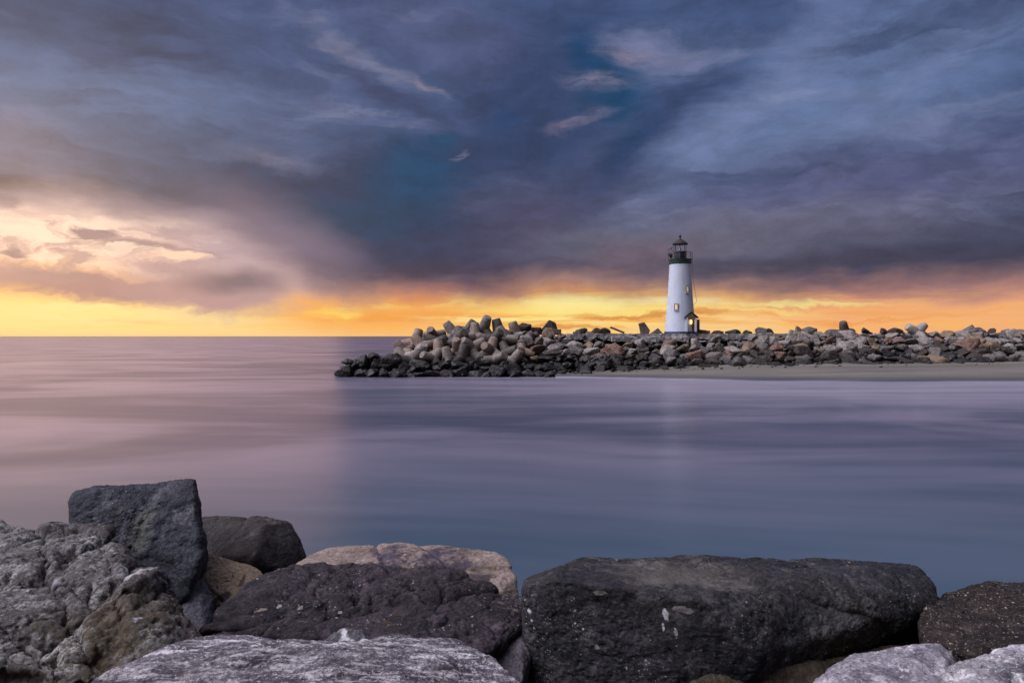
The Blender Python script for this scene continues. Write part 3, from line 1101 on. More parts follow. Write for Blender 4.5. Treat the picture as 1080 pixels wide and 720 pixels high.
FM = {
    'pale grey': rock_mat('boulder_pale_grey', (0.114, 0.098, 0.087), (0.206, 0.175, 0.155), (0.320, 0.279, 0.248), freq=.5, bump=.6, tide=1.9),
    'grey': rock_mat('boulder_grey', (0.053, 0.046, 0.043), (0.107, 0.091, 0.083), (0.183, 0.153, 0.136), freq=.5, bump=.6, tide=1.9),
    'tan': rock_mat('boulder_tan', (0.091, 0.059, 0.037), (0.167, 0.115, 0.071), (0.244, 0.181, 0.124), freq=.5, bump=.6, tide=1.9),
    'reddish brown': rock_mat('boulder_reddish', (0.069, 0.035, 0.025), (0.145, 0.081, 0.058), (0.229, 0.146, 0.112), freq=.5, bump=.6, tide=1.9),
    'dark brown': rock_mat('boulder_dark_brown', (0.015, 0.011, 0.008), (0.034, 0.023, 0.019), (0.069, 0.049, 0.037), freq=.5, bump=.6, tide=1.9),
    'blackish': rock_mat('boulder_blackish', (0.007, 0.006, 0.006), (0.018, 0.014, 0.014), (0.046, 0.035, 0.031), freq=.5, bump=.6, tide=1.9, rough=.5),
}
far_list = []


def far_rock(px, t, size, tone, zone, row, flat=1., lift=0., shape=None, yoff=0.):
    q = slope_pt(px, t)
    me = far_shapes[R.randrange(len(far_shapes)) if shape is None else shape]
    o = bpy.data.objects.new('boulder', me)
    COL.objects.link(o)
    if not me.materials:
        me.materials.append(FM['grey'])
    o.material_slots[0].link = 'OBJECT'
    o.material_slots[0].material = FM[tone]
    o.location = (q.x, q.y + yoff, q.z + lift)
    o.rotation_euler = (R.uniform(-.35, .3), R.uniform(-.3, .3), R.uniform(0, 6.28))
    o.scale = (size, size, size * flat)
    far_list.append((o, px, zone, row, tone))
    return o


ZONES = [(620, 'below the dark triangular boulder'), (668, 'left of the leaning concrete block'), (702, 'left of the lighthouse'), (736, 'under the lighthouse'),
         (790, 'right of the lighthouse cabinet'), (835, 'between cabinet and conical concrete lump'), (905, 'under the conical concrete lump'),
         (940, 'left of the crossed concrete legs'), (990, 'under the crossed concrete legs'), (1036, 'right of the crossed concrete legs'), (1500, "at the breakwater's right edge")]


def zone_of(px):
    if px < 400:
        return "at the breakwater's left tip"
    if px < 450:
        return 'under the left tetrapods'
    if px < 505:
        return 'under the highest tetrapods'
    if px < 560:
        return 'under the right tetrapods'
    for lim, nm in ZONES:
        if px < lim:
            return nm


def pick(weights):
    s = R.random() * sum(w for _, w in weights)
    for n_, w in weights:
        s -= w
        if s <= 0:
            return n_
    return weights[-1][0]


def build_far_boulders():
    rows = [(.02, 'bottom row', 1.02), (.19, 'lower slope', 1.0), (.37, 'middle slope', 1.0), (.56, 'upper slope', 1.05), (.75, 'top row', 1.05), (.92, 'crest', .95)]
    for ri, (t, rn, sz) in enumerate(rows):
        px = 362 + R.uniform(0, 8) if ri < 2 else (552 if ri < 5 else 548)
        if ri == 1:
            px = 392
        if ri == 2:
            px = 552
        while px < 1094:
            step = R.uniform(10.5, 17.5)
            left = px < 560
            if ri == 5 and 634 < px < 728:       # the concrete walkway
                px += step
                continue
            s = sz * step * .5 * K * 1.25 * R.uniform(.95, 1.15)
            if ri <= 1:
                if px < 640:
                    tone = pick([('blackish', 4), ('dark brown', 2), ('reddish brown', .4 if px < 520 else .2)])
                else:
                    tone = pick([('grey', 4), ('dark brown', 3), ('blackish', 1), ('pale grey', .3), ('tan', .5)])
            elif ri == 2:
                tone = pick([('dark brown', 3.5), ('blackish', 2), ('grey', 2), ('reddish brown', .8), ('tan', .5)])
            elif ri == 3:
                tone = pick([('pale grey', 3), ('grey', 2), ('tan', 1.5), ('reddish brown', 1.2), ('dark brown', 1.2)])
            else:
                tone = pick([('pale grey', 4.5), ('grey', 2), ('tan', 1.8), ('reddish brown', 1.3)])
            if ri == 4 and 598 < px < 770:
                s *= .82
                t = .68
            elif ri == 4:
                t = .75
            far_rock(px, t + R.uniform(-.045, .045), s, tone, zone_of(px), rn, R.uniform(.72, 1.0))
            px += step
    # single stones on the skyline
    for px, s, tone, lift in ((742, 1., 'dark brown', .1), (756, 1., 'dark brown', .1), (775, 1.1, 'dark brown', .1), (788, .8, 'dark brown', 0), (803, .85, 'grey', .15),
                              (812, .8, 'dark brown', 0), (843, 1., 'reddish brown', 0.05), (852, 1., 'grey', .05), (914, 1.1, 'dark brown', 0), (932, 1.2, 'dark brown', .05), (944, .9, 'dark brown', 0),
                              (1022, 1.1, 'grey', 0), (1033, 1., 'grey', .1), (1045, .95, 'dark brown', 0), (1062, .8, 'grey', 0), (1076, .9, 'tan', 0), (552, 1., 'dark brown', .4)):
        far_rock(px, 1.04, s, tone, zone_of(px), 'skyline', R.uniform(.9, 1.1), lift)
    for px, s, yo in ((616, .95, 3), (632, .9, 3.4), (640, 1.1, 3)):
        far_rock(px, 1.0, s, 'dark brown', zone_of(px), 'skyline', 1, .35, yoff=yo)
    # loose stones off the left tip
    for px, py, s in ((363, 390, 1.0), (373, 386, 1.1), (383, 383, 1.2), (394, 376, 1.3), (404, 385, 1.2), (414, 382, 1.3), (356, 394, .6), (392, 397, .5), (368, 382, .9), (425, 388, 1.2)):
        o = far_rock(px, .1, s, 'blackish', zone_of(px), 'bottom row' if py > 384 else 'lower slope')
        o.location = at(px, py, TOE_Y + 1.5)
    # name each stone: tone, row, landmark, and order among its equals
    cls = {}
    for o, px, zone, row, tone in far_list:
        cls.setdefault((zone, row, tone), []).append((o.matrix_basis.translation.x, o))
    ords = ['leftmost', 'second from left', 'third from left', 'fourth from left', 'fifth from left', 'sixth from left', 'seventh from left', 'eighth from left', 'ninth from left']
    for (zone, row, tone), L in cls.items():
        L.sort(key=lambda q: q[0])
        rw = {'bottom row': 'in the bottom row', 'lower slope': 'on the lower slope', 'middle slope': 'on the middle slope', 'upper slope': 'on the upper slope',
              'top row': 'in the top row', 'crest': 'on the crest', 'skyline': 'on the skyline'}[row]
        for i, (_, o) in enumerate(L):
            if len(L) == 1:
                lab = f'{tone} boulder {rw} {zone}'
            else:
                lab = f'{ords[i]} {tone} boulder {rw} {zone}'
            tag(o, lab, 'boulder', 'boulders of the far breakwater')


build_far_boulders()


# ------------------------------------------------------------------ small rubble between the far boulders
def build_rubble():
    rs = np.random.RandomState(77)
    base, Fb = ico(3)
    pn = Perlin(31)
    shapes = []
    for k in range(9):
        q = rs.normal(size=(10, 3))
        q /= np.linalg.norm(q, axis=1)[:, None]
        V, Fc, c = star_shape([Vector(v) for v in q * np.array([1, .8, .65])], 3, 40, 5, k, (.8, .95))
        V = V + vnormals(V, Fc) * (.06 * pn.fbm(V * 2.5 + k, 3))[:, None]
        shapes.append((V, Fc))
    VV, FF, n = [], [], 0
    for k in range(520):
        px = rs.uniform(372, 1092)
        t = rs.uniform(-.02, 1.0)
        if px < 560 and t > .35:
            continue
        q = slope_pt(px, t)
        sz = rs.uniform(.18, .5) * (1 if rs.rand() < .8 else 1.5)
        V, Fc = shapes[k % 9]
        M = np.array(Euler(tuple(rs.uniform(-.6, .6, 2)) + (rs.uniform(0, 6.3),)).to_matrix())
        VV.append((V * sz) @ M.T + np.array(q[:]) + np.array([0, -.45 - rs.uniform(0, .5), rs.uniform(-.1, .15)]))
        FF.append(Fc + n)
        n += len(V)
    for k in range(46):       # strays on the sand
        px = rs.uniform(660, 1090)
        q = at(px, toe_py(px) + rs.uniform(.3, 1) ** 2 * 5, TOE_Y - rs.uniform(.2, 2.2))
        f_ = (TOE_Y - q.y) / 9.3
        q.z = (at(px, toe_py(px), TOE_Y).z + .35) * (1 - f_)
        V, Fc = shapes[k % 9]
        sz = rs.uniform(.08, .24)
        VV.append(V * sz + np.array(q[:]))
        FF.append(Fc + n)
        n += len(V)
    mat = rock_mat('rubble_stone', (.02, .018, .017), (.06, .052, .046), (.16, .145, .13), freq=.35, bump=.5, tide=1.9)
    o = link('rubble', mesh_from('rubble', np.concatenate(VV), np.concatenate(FF)), mat)
    tag(o, 'small mixed rubble filling the gaps between the far boulders', 'rubble', kind='stuff')


build_rubble()


# ------------------------------------------------------------------ concrete tetrapods
def tetra_mesh(k):
    bm = bmesh.new()
    dirs = [Vector((0, 0, 1)), Vector((math.sqrt(8 / 9), 0, -1 / 3)), Vector((-math.sqrt(2 / 9), math.sqrt(2 / 3), -1 / 3)), Vector((-math.sqrt(2 / 9), -math.sqrt(2 / 3), -1 / 3))]
    for d in dirs:
        q = d.to_track_quat('Z', 'Y').to_matrix()
        seg = 20
        prof = [(.66, .0), (.64, .35), (.57, .95), (.48, 1.55), (.41, 1.64), (.0, 1.645)]
        rings = []
        for r, z in prof[:-1]:
            rings.append([bm.verts.new(q @ Vector((r * math.cos(2 * PI * j / seg), r * math.sin(2 * PI * j / seg), z))) for j in range(seg)])
        tip = bm.verts.new(q @ Vector((0, 0, 1.645)))
        for a, b in zip(rings, rings[1:]):
            for j in range(seg):
                bm.faces.new((a[j], a[(j + 1) % seg], b[(j + 1) % seg], b[j]))
        for j in range(seg):
            bm.faces.new((rings[-1][j], rings[-1][(j + 1) % seg], tip))
        bm.faces.new(rings[0][::-1])
    bmesh.ops.recalc_face_normals(bm, faces=bm.faces)
    me = bpy.data.meshes.new('tetrapod')
    bm.to_mesh(me)
    bm.free()
    me.polygons.foreach_set('use_smooth', np.full(len(me.polygons), True))
    me.set_sharp_from_angle(angle=math.radians(35))
    return me


TC = {
    'grey': rock_mat('tetrapod_grey', (0.107, 0.083, 0.071), (0.183, 0.146, 0.124), (0.275, 0.231, 0.192), freq=.5, bump=.4, tide=1.9),
    'pinkish': rock_mat('tetrapod_pinkish', (0.114, 0.081, 0.062), (0.206, 0.146, 0.114), (0.275, 0.210, 0.167), freq=.5, bump=.4, tide=1.9),
    'bleached': rock_mat('tetrapod_bleached', (0.167, 0.146, 0.130), (0.290, 0.258, 0.229), (0.396, 0.356, 0.316), freq=.5, bump=.4, tide=1.9),
    'dark': rock_mat('tetrapod_dark', (0.038, 0.031, 0.028), (0.076, 0.061, 0.052), (0.129, 0.109, 0.093), freq=.5, bump=.4, tide=1.9),
}
tet_me = tetra_mesh(0)
tet_me.materials.append(TC['grey'])


def tetra(px, py, Y, size, tone, label, rot=None, group='concrete tetrapods of the breakwater'):
    o = bpy.data.objects.new('tetrapod', tet_me)
    COL.objects.link(o)
    o.material_slots[0].link = 'OBJECT'
    o.material_slots[0].material = TC[tone]
    o.location = at(px, py, Y)
    o.rotation_mode = 'QUATERNION'
    if rot is None:
        u = [R.gauss(0, 1) for _ in range(4)]
        o.rotation_quaternion = Quaternion(u).normalized()
    else:
        o.rotation_quaternion = rot.to_quaternion()
    o.scale = (size,) * 3
    return tag(o, label, 'tetrapod', group)


def build_tetrapods():
    rows = [(.34, 'bottom', 418, 546, 17), (.55, 'lower', 424, 552, 17.5), (.76, 'upper', 430, 556, 17.5), (.97, 'top', 440, 552, 17)]
    ords = ['leftmost', 'second', 'third', 'fourth', 'fifth', 'sixth', 'seventh', 'eighth', 'ninth', 'tenth', 'eleventh']
    for t, rn, a, b, st in rows:
        px = a
        L = []
        while px < b:
            L.append(px + R.uniform(-3, 3))
            px += st * R.uniform(.9, 1.12)
        for i, px in enumerate(L):
            q = slope_pt(px, t + R.uniform(-.05, .05))
            py = HY - (q.z - CAM_H) * F / q.y
            tone = pick([('grey', 3), ('pinkish', 3), ('dark', 2), ('bleached', .7)])
            lab = f'{tone} concrete tetrapod, ' + (ords[i] + (' from left' if i else '')) + f' in the {rn} row of the heap'
            tetra(px, py + (4.5 if t > .9 else 1), q.y + R.uniform(-.4, .4), R.uniform(1.0, 1.2), tone, lab)
    # the crossed legs and the conical lump on the crest to the right
    a, b = Vector((-math.sqrt(2 / 9), math.sqrt(2 / 3), -1 / 3)), Vector((-math.sqrt(2 / 9), -math.sqrt(2 / 3), -1 / 3))
    Z_, X_ = (a + b).normalized(), (a - b).normalized()
    local = Matrix((X_, Z_.cross(X_), Z_))
    tetra(967, 350.5, CREST_Y - .6, .95, 'bleached', 'bleached tetrapod whose two raised legs make a V on the right crest', Matrix.Rotation(.12, 3, 'Z') @ Matrix.Rotation(-.1, 3, 'Y') @ local)
    tetra(891, 351, CREST_Y - .6, .95, 'dark', 'dark tetrapod with one rounded leg pointing up on the right crest', Euler((.15, -.4, .4)))


build_tetrapods()


def skyline_pieces():
    # dark triangular boulder over the crest
    def pts_rock(name, P, mat, label, level=5, p=18, amp=.06, cat='boulder'):
        V, Fc, c = star_shape(P, level, p)
        pn = Perlin(len(label))
        N = vnormals(V, Fc)
        V = V + N * (amp * pn.fbm(V * 1.2, 5))[:, None]
        zmin = V[:, 2].min()
        V[:, 2] -= zmin
        return tag(link(name, mesh_from(name, V, Fc), mat, None, (c[0], c[1], c[2] + zmin)), label, cat)
    Y = CREST_Y + 3
    pts_rock('boulder', [at(568, 352, Y - .8), at(588, 352, Y - .8), at(579, 336.5, Y - .2), at(586, 340, Y), at(566, 353, Y + 1), at(590, 353, Y + 1)], FM['dark brown'],
             'dark triangular boulder rising to a point on the crest', amp=.1)
    pts_rock('boulder', [at(549, 353, Y - .8), at(551, 346, Y - .8), at(571, 345, Y - .8), at(572, 353, Y - .8), at(550, 353, Y + 1), at(552, 346, Y + 1), at(570, 346, Y + 1)], FM['dark brown'],
             'flat dark boulder left of the triangular boulder', amp=.1)
    conc = FM['grey']
    pts_rock('concrete_slab', [at(573, 352, Y - 1.5), at(573, 347.5, Y - 1.5), at(592, 347, Y - 1.5), at(592, 352, Y - 1.5), at(573, 352, Y - 1), at(573, 347.5, Y - .9), at(592, 347, Y - .9), at(592, 352, Y - .9)], conc,
             'flat grey concrete slab at the foot of the triangular boulder', p=40, amp=.03, cat='concrete slab')
    Y = CREST_Y + 4
    pts_rock('concrete_beam', [at(643, 345.8, Y), at(644, 344, Y), at(659, 350, Y), at(658, 352, Y), at(643, 345.8, Y + .5), at(644, 344, Y + .5), at(659, 350, Y + .5), at(658, 352, Y + .5)], FM['reddish brown'],
             'brown beam tilted down to the right on the crest', p=40, amp=.02, cat='beam')
    Y = CREST_Y + 1.2
    pts_rock('concrete_block', [at(675.5, 352.5, Y), at(673, 341, Y), at(679, 339.5, Y), at(685.5, 349, Y), at(684, 352.5, Y), at(676, 352.5, Y + 1), at(674, 341, Y + 1), at(680, 340, Y + 1), at(685.5, 349, Y + 1), at(684, 352.5, Y + 1)], FM['grey'],
             'upright grey concrete block leaning left on the crest near the lighthouse', p=40, amp=.03, cat='concrete block')
    pts_rock('boulder', [at(685, 352.5, Y), at(694, 346, Y), at(700, 352.5, Y), at(690, 348, Y + .2), at(685, 352.5, Y + 1.2), at(695, 347, Y + 1.), at(700, 352.5, Y + 1.2)], FM['grey'],
             'grey wedge boulder between the leaning block and the lighthouse', amp=.08)


skyline_pieces()


# ------------------------------------------------------------------ foreground boulders
def disp(V, Fc, pn, spec):
    """fracture planes, ledges, bedding, cracks, then grain: each pass pushes the surface along its normal"""
    N = vnormals(V, Fc)
    d = np.zeros(len(V))
    W = V + spec.get('warp', .05) * np.stack([pn.fbm(V * 3.1 + 5.1 * k, 4) for k in range(3)], 1)
    if 'low' in spec:
        a, f = spec['low']
        d += a * pn.fbm(V * f, 3)
    if 'facet' in spec:
        a, f = spec['facet']
        for ff, aa in ((f, .30), (f * 2.3, .12)):
            f1, f2, off, g = pn.cells(W * ff + 3.7 * ff)
            d += a * aa * ((off * g).sum(1) + .28 * g[:, 0]) * np.clip((f2 - f1) * 14, .35, 1)
    if 'strata' in spec:
        a, f, eul, st = spec['strata']
        M = np.array(Euler(eul).to_matrix())
        Q = (W @ M.T) * np.array(st)
        d += a * pn.ridged(Q * f, 6, .6)
    if 'ledge' in spec:       # broken ledges: a stepped height
        a, f, st = spec['ledge']
        n = pn.fbm(W * np.array(spec.get('ledge_scale', (1, 1, 1))) * f + 1.3, 4, .5) * st
        k = np.floor(n)
        fr = n - k
        d += a * (k + 1 / (1 + np.exp(-(fr - .5) * 22)) + .25 * fr)
    for (q1, q2, q3, wd, dp, stp, wob) in spec.get('cuts', ()):      # single long fractures, with the rock on one side set back
        n = (q2 - q1).cross(q3 - q1).normalized()
        o = q1 - spec['_c']
        sd_ = V @ np.array(n[:]) - float(n @ o) + wob * pn.fbm(V * 3.3 + 2.7, 4)
        d += -dp * np.exp(-np.abs(sd_) / wd) + stp * np.tanh(sd_ / wd)
    if 'crack' in spec:
        a, f, wd = spec['crack']
        n = pn.fbm(W * f + 2.2, 3)
        d -= a * np.exp(-np.abs(n / wd))
        n = pn.fbm(W * f * 1.9 + 7.2, 3)
        d -= a * .6 * np.exp(-np.abs(n / wd)) * np.clip(pn(V * 2) * 4, 0, 1)
    V = V + N * d[:, None]
    N = vnormals(V, Fc)
    a, f = spec.get('mid', (.02, 6))
    r1 = pn.fbm(V * f, 6, .62)
    r2 = pn.ridged(W * f * 1.7 + 4, 5, .62)
    V = V + N * (a * spec.get('rough', .75) * (.42 * r1 + .40 * r2))[:, None]
    if 'pits' in spec:
        N = vnormals(V, Fc)
        pa, pf = spec['pits']
        n = pn.fbm(V * pf, 3, .6)
        V = V - N * (pa * np.clip(n - .1, 0, 1) * 2.2)[:, None]
    N = vnormals(V, Fc)
    a, f = spec.get('fine', (.006, 30))
    V = V + N * (a * (pn.ridged(V * f, 3, .7) + .6 * pn.fbm(V * f * 2.3, 2, .7)))[:, None]
    return V


def fg_rock(P, mat, label, seed, level=7, p=14, **spec):
    V, Fc, c = star_shape(P, level, p * 4, spec.get('chips', 26), seed, spec.get('depth', (.86, .985)))
    spec['_c'] = Vector(c)
    V = disp(V, Fc, Perlin(seed), spec)
    zmin = V[:, 2].min()
    V[:, 2] -= zmin
    loc = Vector((c[0], c[1], c[2] + zmin))
    if callable(mat):
        mat = mat(loc)
    return tag(link('boulder', mesh_from('boulder', V, Fc), mat, None, loc), label, 'boulder', 'boulders of the near jetty')


def loc_of(px, py, Y):
    return lambda loc: tuple(at(px, py, Y) - loc)


def spot(loc, px, py, Y, rad, col, amt=.9):
    return (tuple(at(px, py, Y) - loc), rad, col, amt)


def cut(a, b, Ya, Yb, wd=.012, dp=.03, stp=.012, wob=.05):
    return (at(*a, Ya), at(*b, Yb), at(*a, Ya + 1.), wd, dp, stp, wob)


def build_foreground():
    # 1 the big craggy one on the left
    def m1(loc):
        return rock_mat('craggy_rock', (.010, .009, .011), (.048, .040, .040), (.21, .195, .195), lichen=(.40, .39, .38), lichen_amt=.07, moss=(.055, .036, .013),
                        moss_at=(tuple(at(112, 700, 2.95) - loc), .5), speck_amt=.0, freq=1.3, bump=.6,
                        spots=[spot(loc, 142, 600, 3.3, (.07, .2, .05), (.5, .47, .48), .7), spot(loc, 40, 610, 3.2, (.16, .2, .06), (.33, .33, .36), .6), spot(loc, 150, 640, 3., (.03, .1, .03), (.45, .42, .48), .7)])
    fg_rock([at(-90, 570, 4.2), at(-20, 556, 4.3), at(60, 552, 4.3), at(108, 553, 4.2), at(150, 594, 3.6), at(190, 640, 3.25), at(212, 690, 3.0), at(196, 730, 2.8), at(140, 603, 3.25),
             at(100, 640, 2.95), at(60, 740, 2.6), at(-60, 740, 2.6), at(-60, 620, 3.0), at(10, 620, 2.95), at(-100, 740, 4.2), at(130, 760, 4.2), at(200, 760, 3.2)],
            m1, 'largest craggy grey boulder at the left with white lichen and mossy brown foot', 21, 8, 12,
            chips=20, depth=(.90, .985), rough=.8, cuts=[cut((0, 598), (95, 572), 3.2, 3.7, .016, .06, .03), cut((40, 668), (160, 590), 3., 3.5, .016, .06, -.02), cut((60, 604), (80, 650), 3.1, 3., .01, .04, .015), cut((120, 600), (150, 700), 3.3, 2.9, .012, .03, .02), cut((0, 575), (110, 556), 3.6, 3.9, .012, .04, .015)], low=(.03, 1.6), facet=(.10, 2.4), ledge=(.020, 1.3, 3.4), strata=(.010, 1.6, (.2, .35, 0), (1, 1, 4)), crack=(.04, 1.5, .03), mid=(.025, 6), pits=(.014, 20), fine=(.006, 36))

    # 2 the upright slab
    def m2(loc):
        return rock_mat('slab_rock', (.007, .007, .012), (.020, .021, .032), (.080, .080, .098), freq=1.4, bump=.9, speck_amt=.05, speck=(.3, .29, .3),
                        spots=[spot(loc, 146, 556, 4.45, (.07, .3, .22), (.13, .13, .105), .65), spot(loc, 150, 530, 4.45, (.03, .2, .1), (.17, .165, .16), .6), spot(loc, 196, 540, 4.5, (.02, .2, .1), (.16, .15, .15), .5),
                               spot(loc, 100, 530, 4.5, (.02, .2, .07), (.13, .125, .13), .5)])
    fg_rock([at(77, 527, 4.6), at(82, 520, 4.7), at(110, 512, 4.7), at(170, 508.5, 4.75), at(205, 509, 4.75), at(210, 540, 4.6), at(212, 585, 4.45), at(205, 605, 4.38), at(196, 632, 4.3), at(180, 640, 4.3),
             at(77, 590, 4.4), at(90, 640, 4.3), at(78, 527, 5.1), at(112, 515, 5.2), at(204, 515, 5.25), at(209, 640, 5.0), at(80, 640, 5.0)],
            m2, 'upright dark slab with a pale streak down its flat face', 4, 7, 26,
            chips=12, depth=(.94, .99), low=(.012, 1.6), facet=(.045, 2.2), ledge=(.012, 1.5, 3.), mid=(.026, 7), pits=(.008, 24), fine=(.006, 40))

    # 3 dark brown one behind, to the slab's right
    m3 = rock_mat('dark_brown_rock', (.006, .005, .005), (.017, .013, .013), (.052, .043, .041), freq=1.4, bump=.7, streak=((0, .7, 0), (1, 1, 3)), speck_amt=.03, speck=(.25, .22, .2))
    fg_rock([at(206, 545, 5.9), at(232, 543, 5.9), at(285, 547, 5.8), at(307, 552, 5.7), at(311, 572, 5.5), at(322, 586, 5.5), at(276, 554, 5.35), at(268, 585, 5.0), at(262, 608, 5.0), at(206, 592, 5.2),
             at(206, 620, 5.1), at(318, 620, 5.3), at(206, 560, 6.6), at(310, 570, 6.5), at(210, 640, 6.5), at(322, 640, 6.4)],
            m3, 'dark brown angular boulder right behind the upright slab', 33, 7, 22, chips=6, depth=(.95, .99), cuts=[cut((262, 545), (218, 598), 5.6, 5.2, .012, .02, .008, .02)], low=(.012, 1.5), facet=(.05, 2.0), ledge=(.005, 1.5, 3.), mid=(.022, 7), fine=(.005, 38))

    # 4 tan one
    def m4(loc):
        return rock_mat('tan_rock', (.13, .088, .055), (.23, .165, .11), (.31, .24, .18), freq=1.5, bump=.4, veins=((.05, .028, .018), 2.2, .015, .8), streak=((0, -.3, 0), (1, 1, 4)),
                        spots=[spot(loc, 255, 612, 4.75, (.018, .1, .05), (.05, .025, .018), .9), spot(loc, 216, 601, 4.75, (.015, .1, .02), (.05, .03, .02), .8), spot(loc, 236, 630, 4.6, (.045, .1, .03), (.02, .014, .012), .95)])
    fg_rock([at(208, 590, 4.9), at(220, 586, 4.95), at(252, 590, 4.95), at(272, 600, 4.9), at(280, 610, 4.85), at(240, 636, 4.55), at(222, 640, 4.55), at(212, 612, 4.7), at(206, 600, 5.3), at(280, 615, 5.3), at(215, 660, 5.1), at(270, 660, 5.1)],
            m4, 'small tan boulder with rusty cracks wedged beside the upright slab', 8, 7, 20, low=(.02, 2), facet=(.035, 3), crack=(.02, 2.6, .03), mid=(.012, 8), fine=(.004, 36))
    # small slate coloured one under it
    m4b = rock_mat('slate_rock', (.03, .03, .038), (.07, .066, .08), (.17, .155, .16), freq=1.6, bump=.5)
    fg_rock([at(190, 628, 4.35), at(200, 612, 4.5), at(214, 610, 4.55), at(224, 632, 4.45), at(222, 655, 4.3), at(196, 672, 4.1), at(212, 670, 4.1), at(200, 640, 4.9), at(224, 640, 4.9)],
            m4b, 'small slate coloured stone in the gap below the tan boulder', 14, 6, 16, low=(.02, 2), facet=(.05, 3.5), mid=(.012, 8))

    # 5 pale flat slab at the back
    def m5(loc):
        return rock_mat('pale_slab_rock', (.13, .09, .07), (.22, .165, .14), (.30, .245, .215), freq=1.2, bump=.5, streak=((0, .06, 0), (1, 1, 5)), veins=((.06, .035, .03), 1.6, .012, .7),
                        spots=[spot(loc, 455, 592, 4.9, (.42, .35, .10), (.040, .030, .048), .95), spot(loc, 415, 590, 4.9, (.2, .35, .10), (.036, .028, .046), .95), spot(loc, 500, 614, 4.6, (.22, .2, .03), (.03, .022, .024), .9)])  # last spot paints the undercut's shade into the colour
    fg_rock([at(312, 596, 4.9), at(345, 580, 5.2), at(400, 577.5, 5.25), at(460, 578.5, 5.25), at(522, 584, 5.1), at(529, 590, 5.0), at(548, 611, 4.7), at(548, 624, 4.6), at(470, 627, 4.45), at(380, 612, 4.55), at(318, 604, 4.75),
             at(330, 650, 4.7), at(540, 670, 4.5), at(345, 600, 5.7), at(520, 605, 5.6), at(350, 640, 5.6), at(530, 650, 5.5)],
            m5, 'flat pale tan slab with purple stains at the water side', 19, 7, 26, chips=10, depth=(.94, .985), cuts=[cut((398, 578), (405, 600), 5., 4.8, .009, .035, .006, .02), cut((440, 578), (470, 600), 5., 4.8, .009, .03, -.006, .02), cut((380, 606), (548, 600), 4.7, 4.7, .012, .03, .015, .03)], low=(.012, 1.3), facet=(.025, 1.8), ledge=(.007, 1.3, 3.), strata=(.008, 2.0, (0, .06, 0), (1, 1, 6)), mid=(.016, 6), fine=(.005, 34))

    # 6 the broad dark one in the middle
    def m6(loc):
        return rock_mat('purple_dark_rock', (.006, .0038, .0065), (.019, .0115, .017), (.068, .050, .060), freq=1.2, bump=.8, streak=((0, .22, 0), (1, 1, 3.2)), speck_amt=.03, speck=(.5, .47, .46),
                        spots=[spot(loc, 402, 650, 3.4, (.12, .25, .022), (.12, .075, .04), .5), spot(loc, 452, 670, 3.2, (.07, .15, .02), (.10, .055, .038), .5), spot(loc, 530, 645, 3.75, (.11, .2, .06), (.22, .16, .12), .8),
                               spot(loc, 334, 609, 4.1, (.04, .5, .010), (.5, .48, .46), .8), spot(loc, 290, 627, 3.75, (.035, .5, .008), (.4, .33, .25), .8), spot(loc, 325, 632, 3.7, (.022, .5, .010), (.45, .4, .38), .8),
                               spot(loc, 288, 645, 3.5, (.012, .5, .008), (.5, .45, .4), .8), spot(loc, 365, 636, 3.7, (.012, .5, .007), (.5, .45, .42), .8), spot(loc, 470, 627, 3.9, (.012, .5, .006), (.5, .46, .46), .8)])
    fg_rock([at(206, 664, 3.5), at(240, 640, 3.7), at(290, 611, 4.0), at(325, 597, 4.2), at(380, 593, 4.25), at(420, 597, 4.2), at(470, 607, 4.1), at(556, 628, 3.9), at(562, 655, 3.7), at(535, 670, 3.45),
             at(240, 662, 3.42), at(300, 655, 3.4), at(350, 662, 3.3), at(440, 688, 3.1), at(500, 700, 3.1), at(220, 740, 3.3), at(350, 760, 3.1), at(470, 770, 3.1), at(240, 720, 4.2), at(520, 720, 4.2)],
            m6, 'broad dark purplish boulder with orange stains in the middle', 47, 8, 16, chips=5, depth=(.965, .995), cuts=[cut((300, 650), (470, 612), 3.4, 4.0, .012, .025, .010), cut((400, 600), (520, 668), 4.1, 3.4, .014, .025, -.008), cut((230, 650), (330, 640), 3.5, 3.4, .014, .03, .012)], low=(.02, 1.4), facet=(.06, 2.0), ledge=(.016, 1.2, 3.5), crack=(.02, 1.3, .02), strata=(.006, 1.8, (0, .25, 0), (1, 1, 3.5)), mid=(.022, 7), pits=(.008, 20), fine=(.005, 38))

    # 7 little veined stones in front of it
    m7 = rock_mat('veined_rock', (.022, .022, .026), (.055, .053, .06), (.14, .135, .145), freq=2, bump=.5, veins=((.55, .52, .53), 2.4, .02, .85))
    fg_rock([at(330, 684, 2.95), at(350, 668, 3.05), at(368, 661, 3.1), at(382, 664, 3.1), at(394, 690, 2.95), at(360, 705, 2.9), at(340, 700, 3.2), at(392, 700, 3.2)], m7,
            'small dark stone with a white vein in front of the purplish boulder', 52, 6, 14, low=(.02, 3), facet=(.05, 5), mid=(.01, 12), fine=(.004, 50))
    fg_rock([at(390, 674, 3.05), at(412, 669, 3.1), at(438, 672, 3.1), at(444, 684, 3.0), at(400, 692, 2.95), at(440, 700, 3.1), at(392, 700, 3.2)], rock_mat('grey_green_rock', (.022, .024, .026), (.06, .063, .065), (.16, .16, .16), freq=2, bump=.5),
            'small grey stone right of the white veined stone', 53, 6, 14, low=(.02, 3), facet=(.04, 5), mid=(.01, 12), fine=(.004, 50))

    # 8 the striped pale one at the bottom
    m8 = rock_mat('striped_rock', (.022, .018, .026), (.095, .08, .10), (.54, .49, .51), freq=1.5, bump=.9, streak=((.1, .12, -.35), (.55, 3.2, 3.2)), bias=.035, lichen=(.62, .57, .58), lichen_amt=.04)
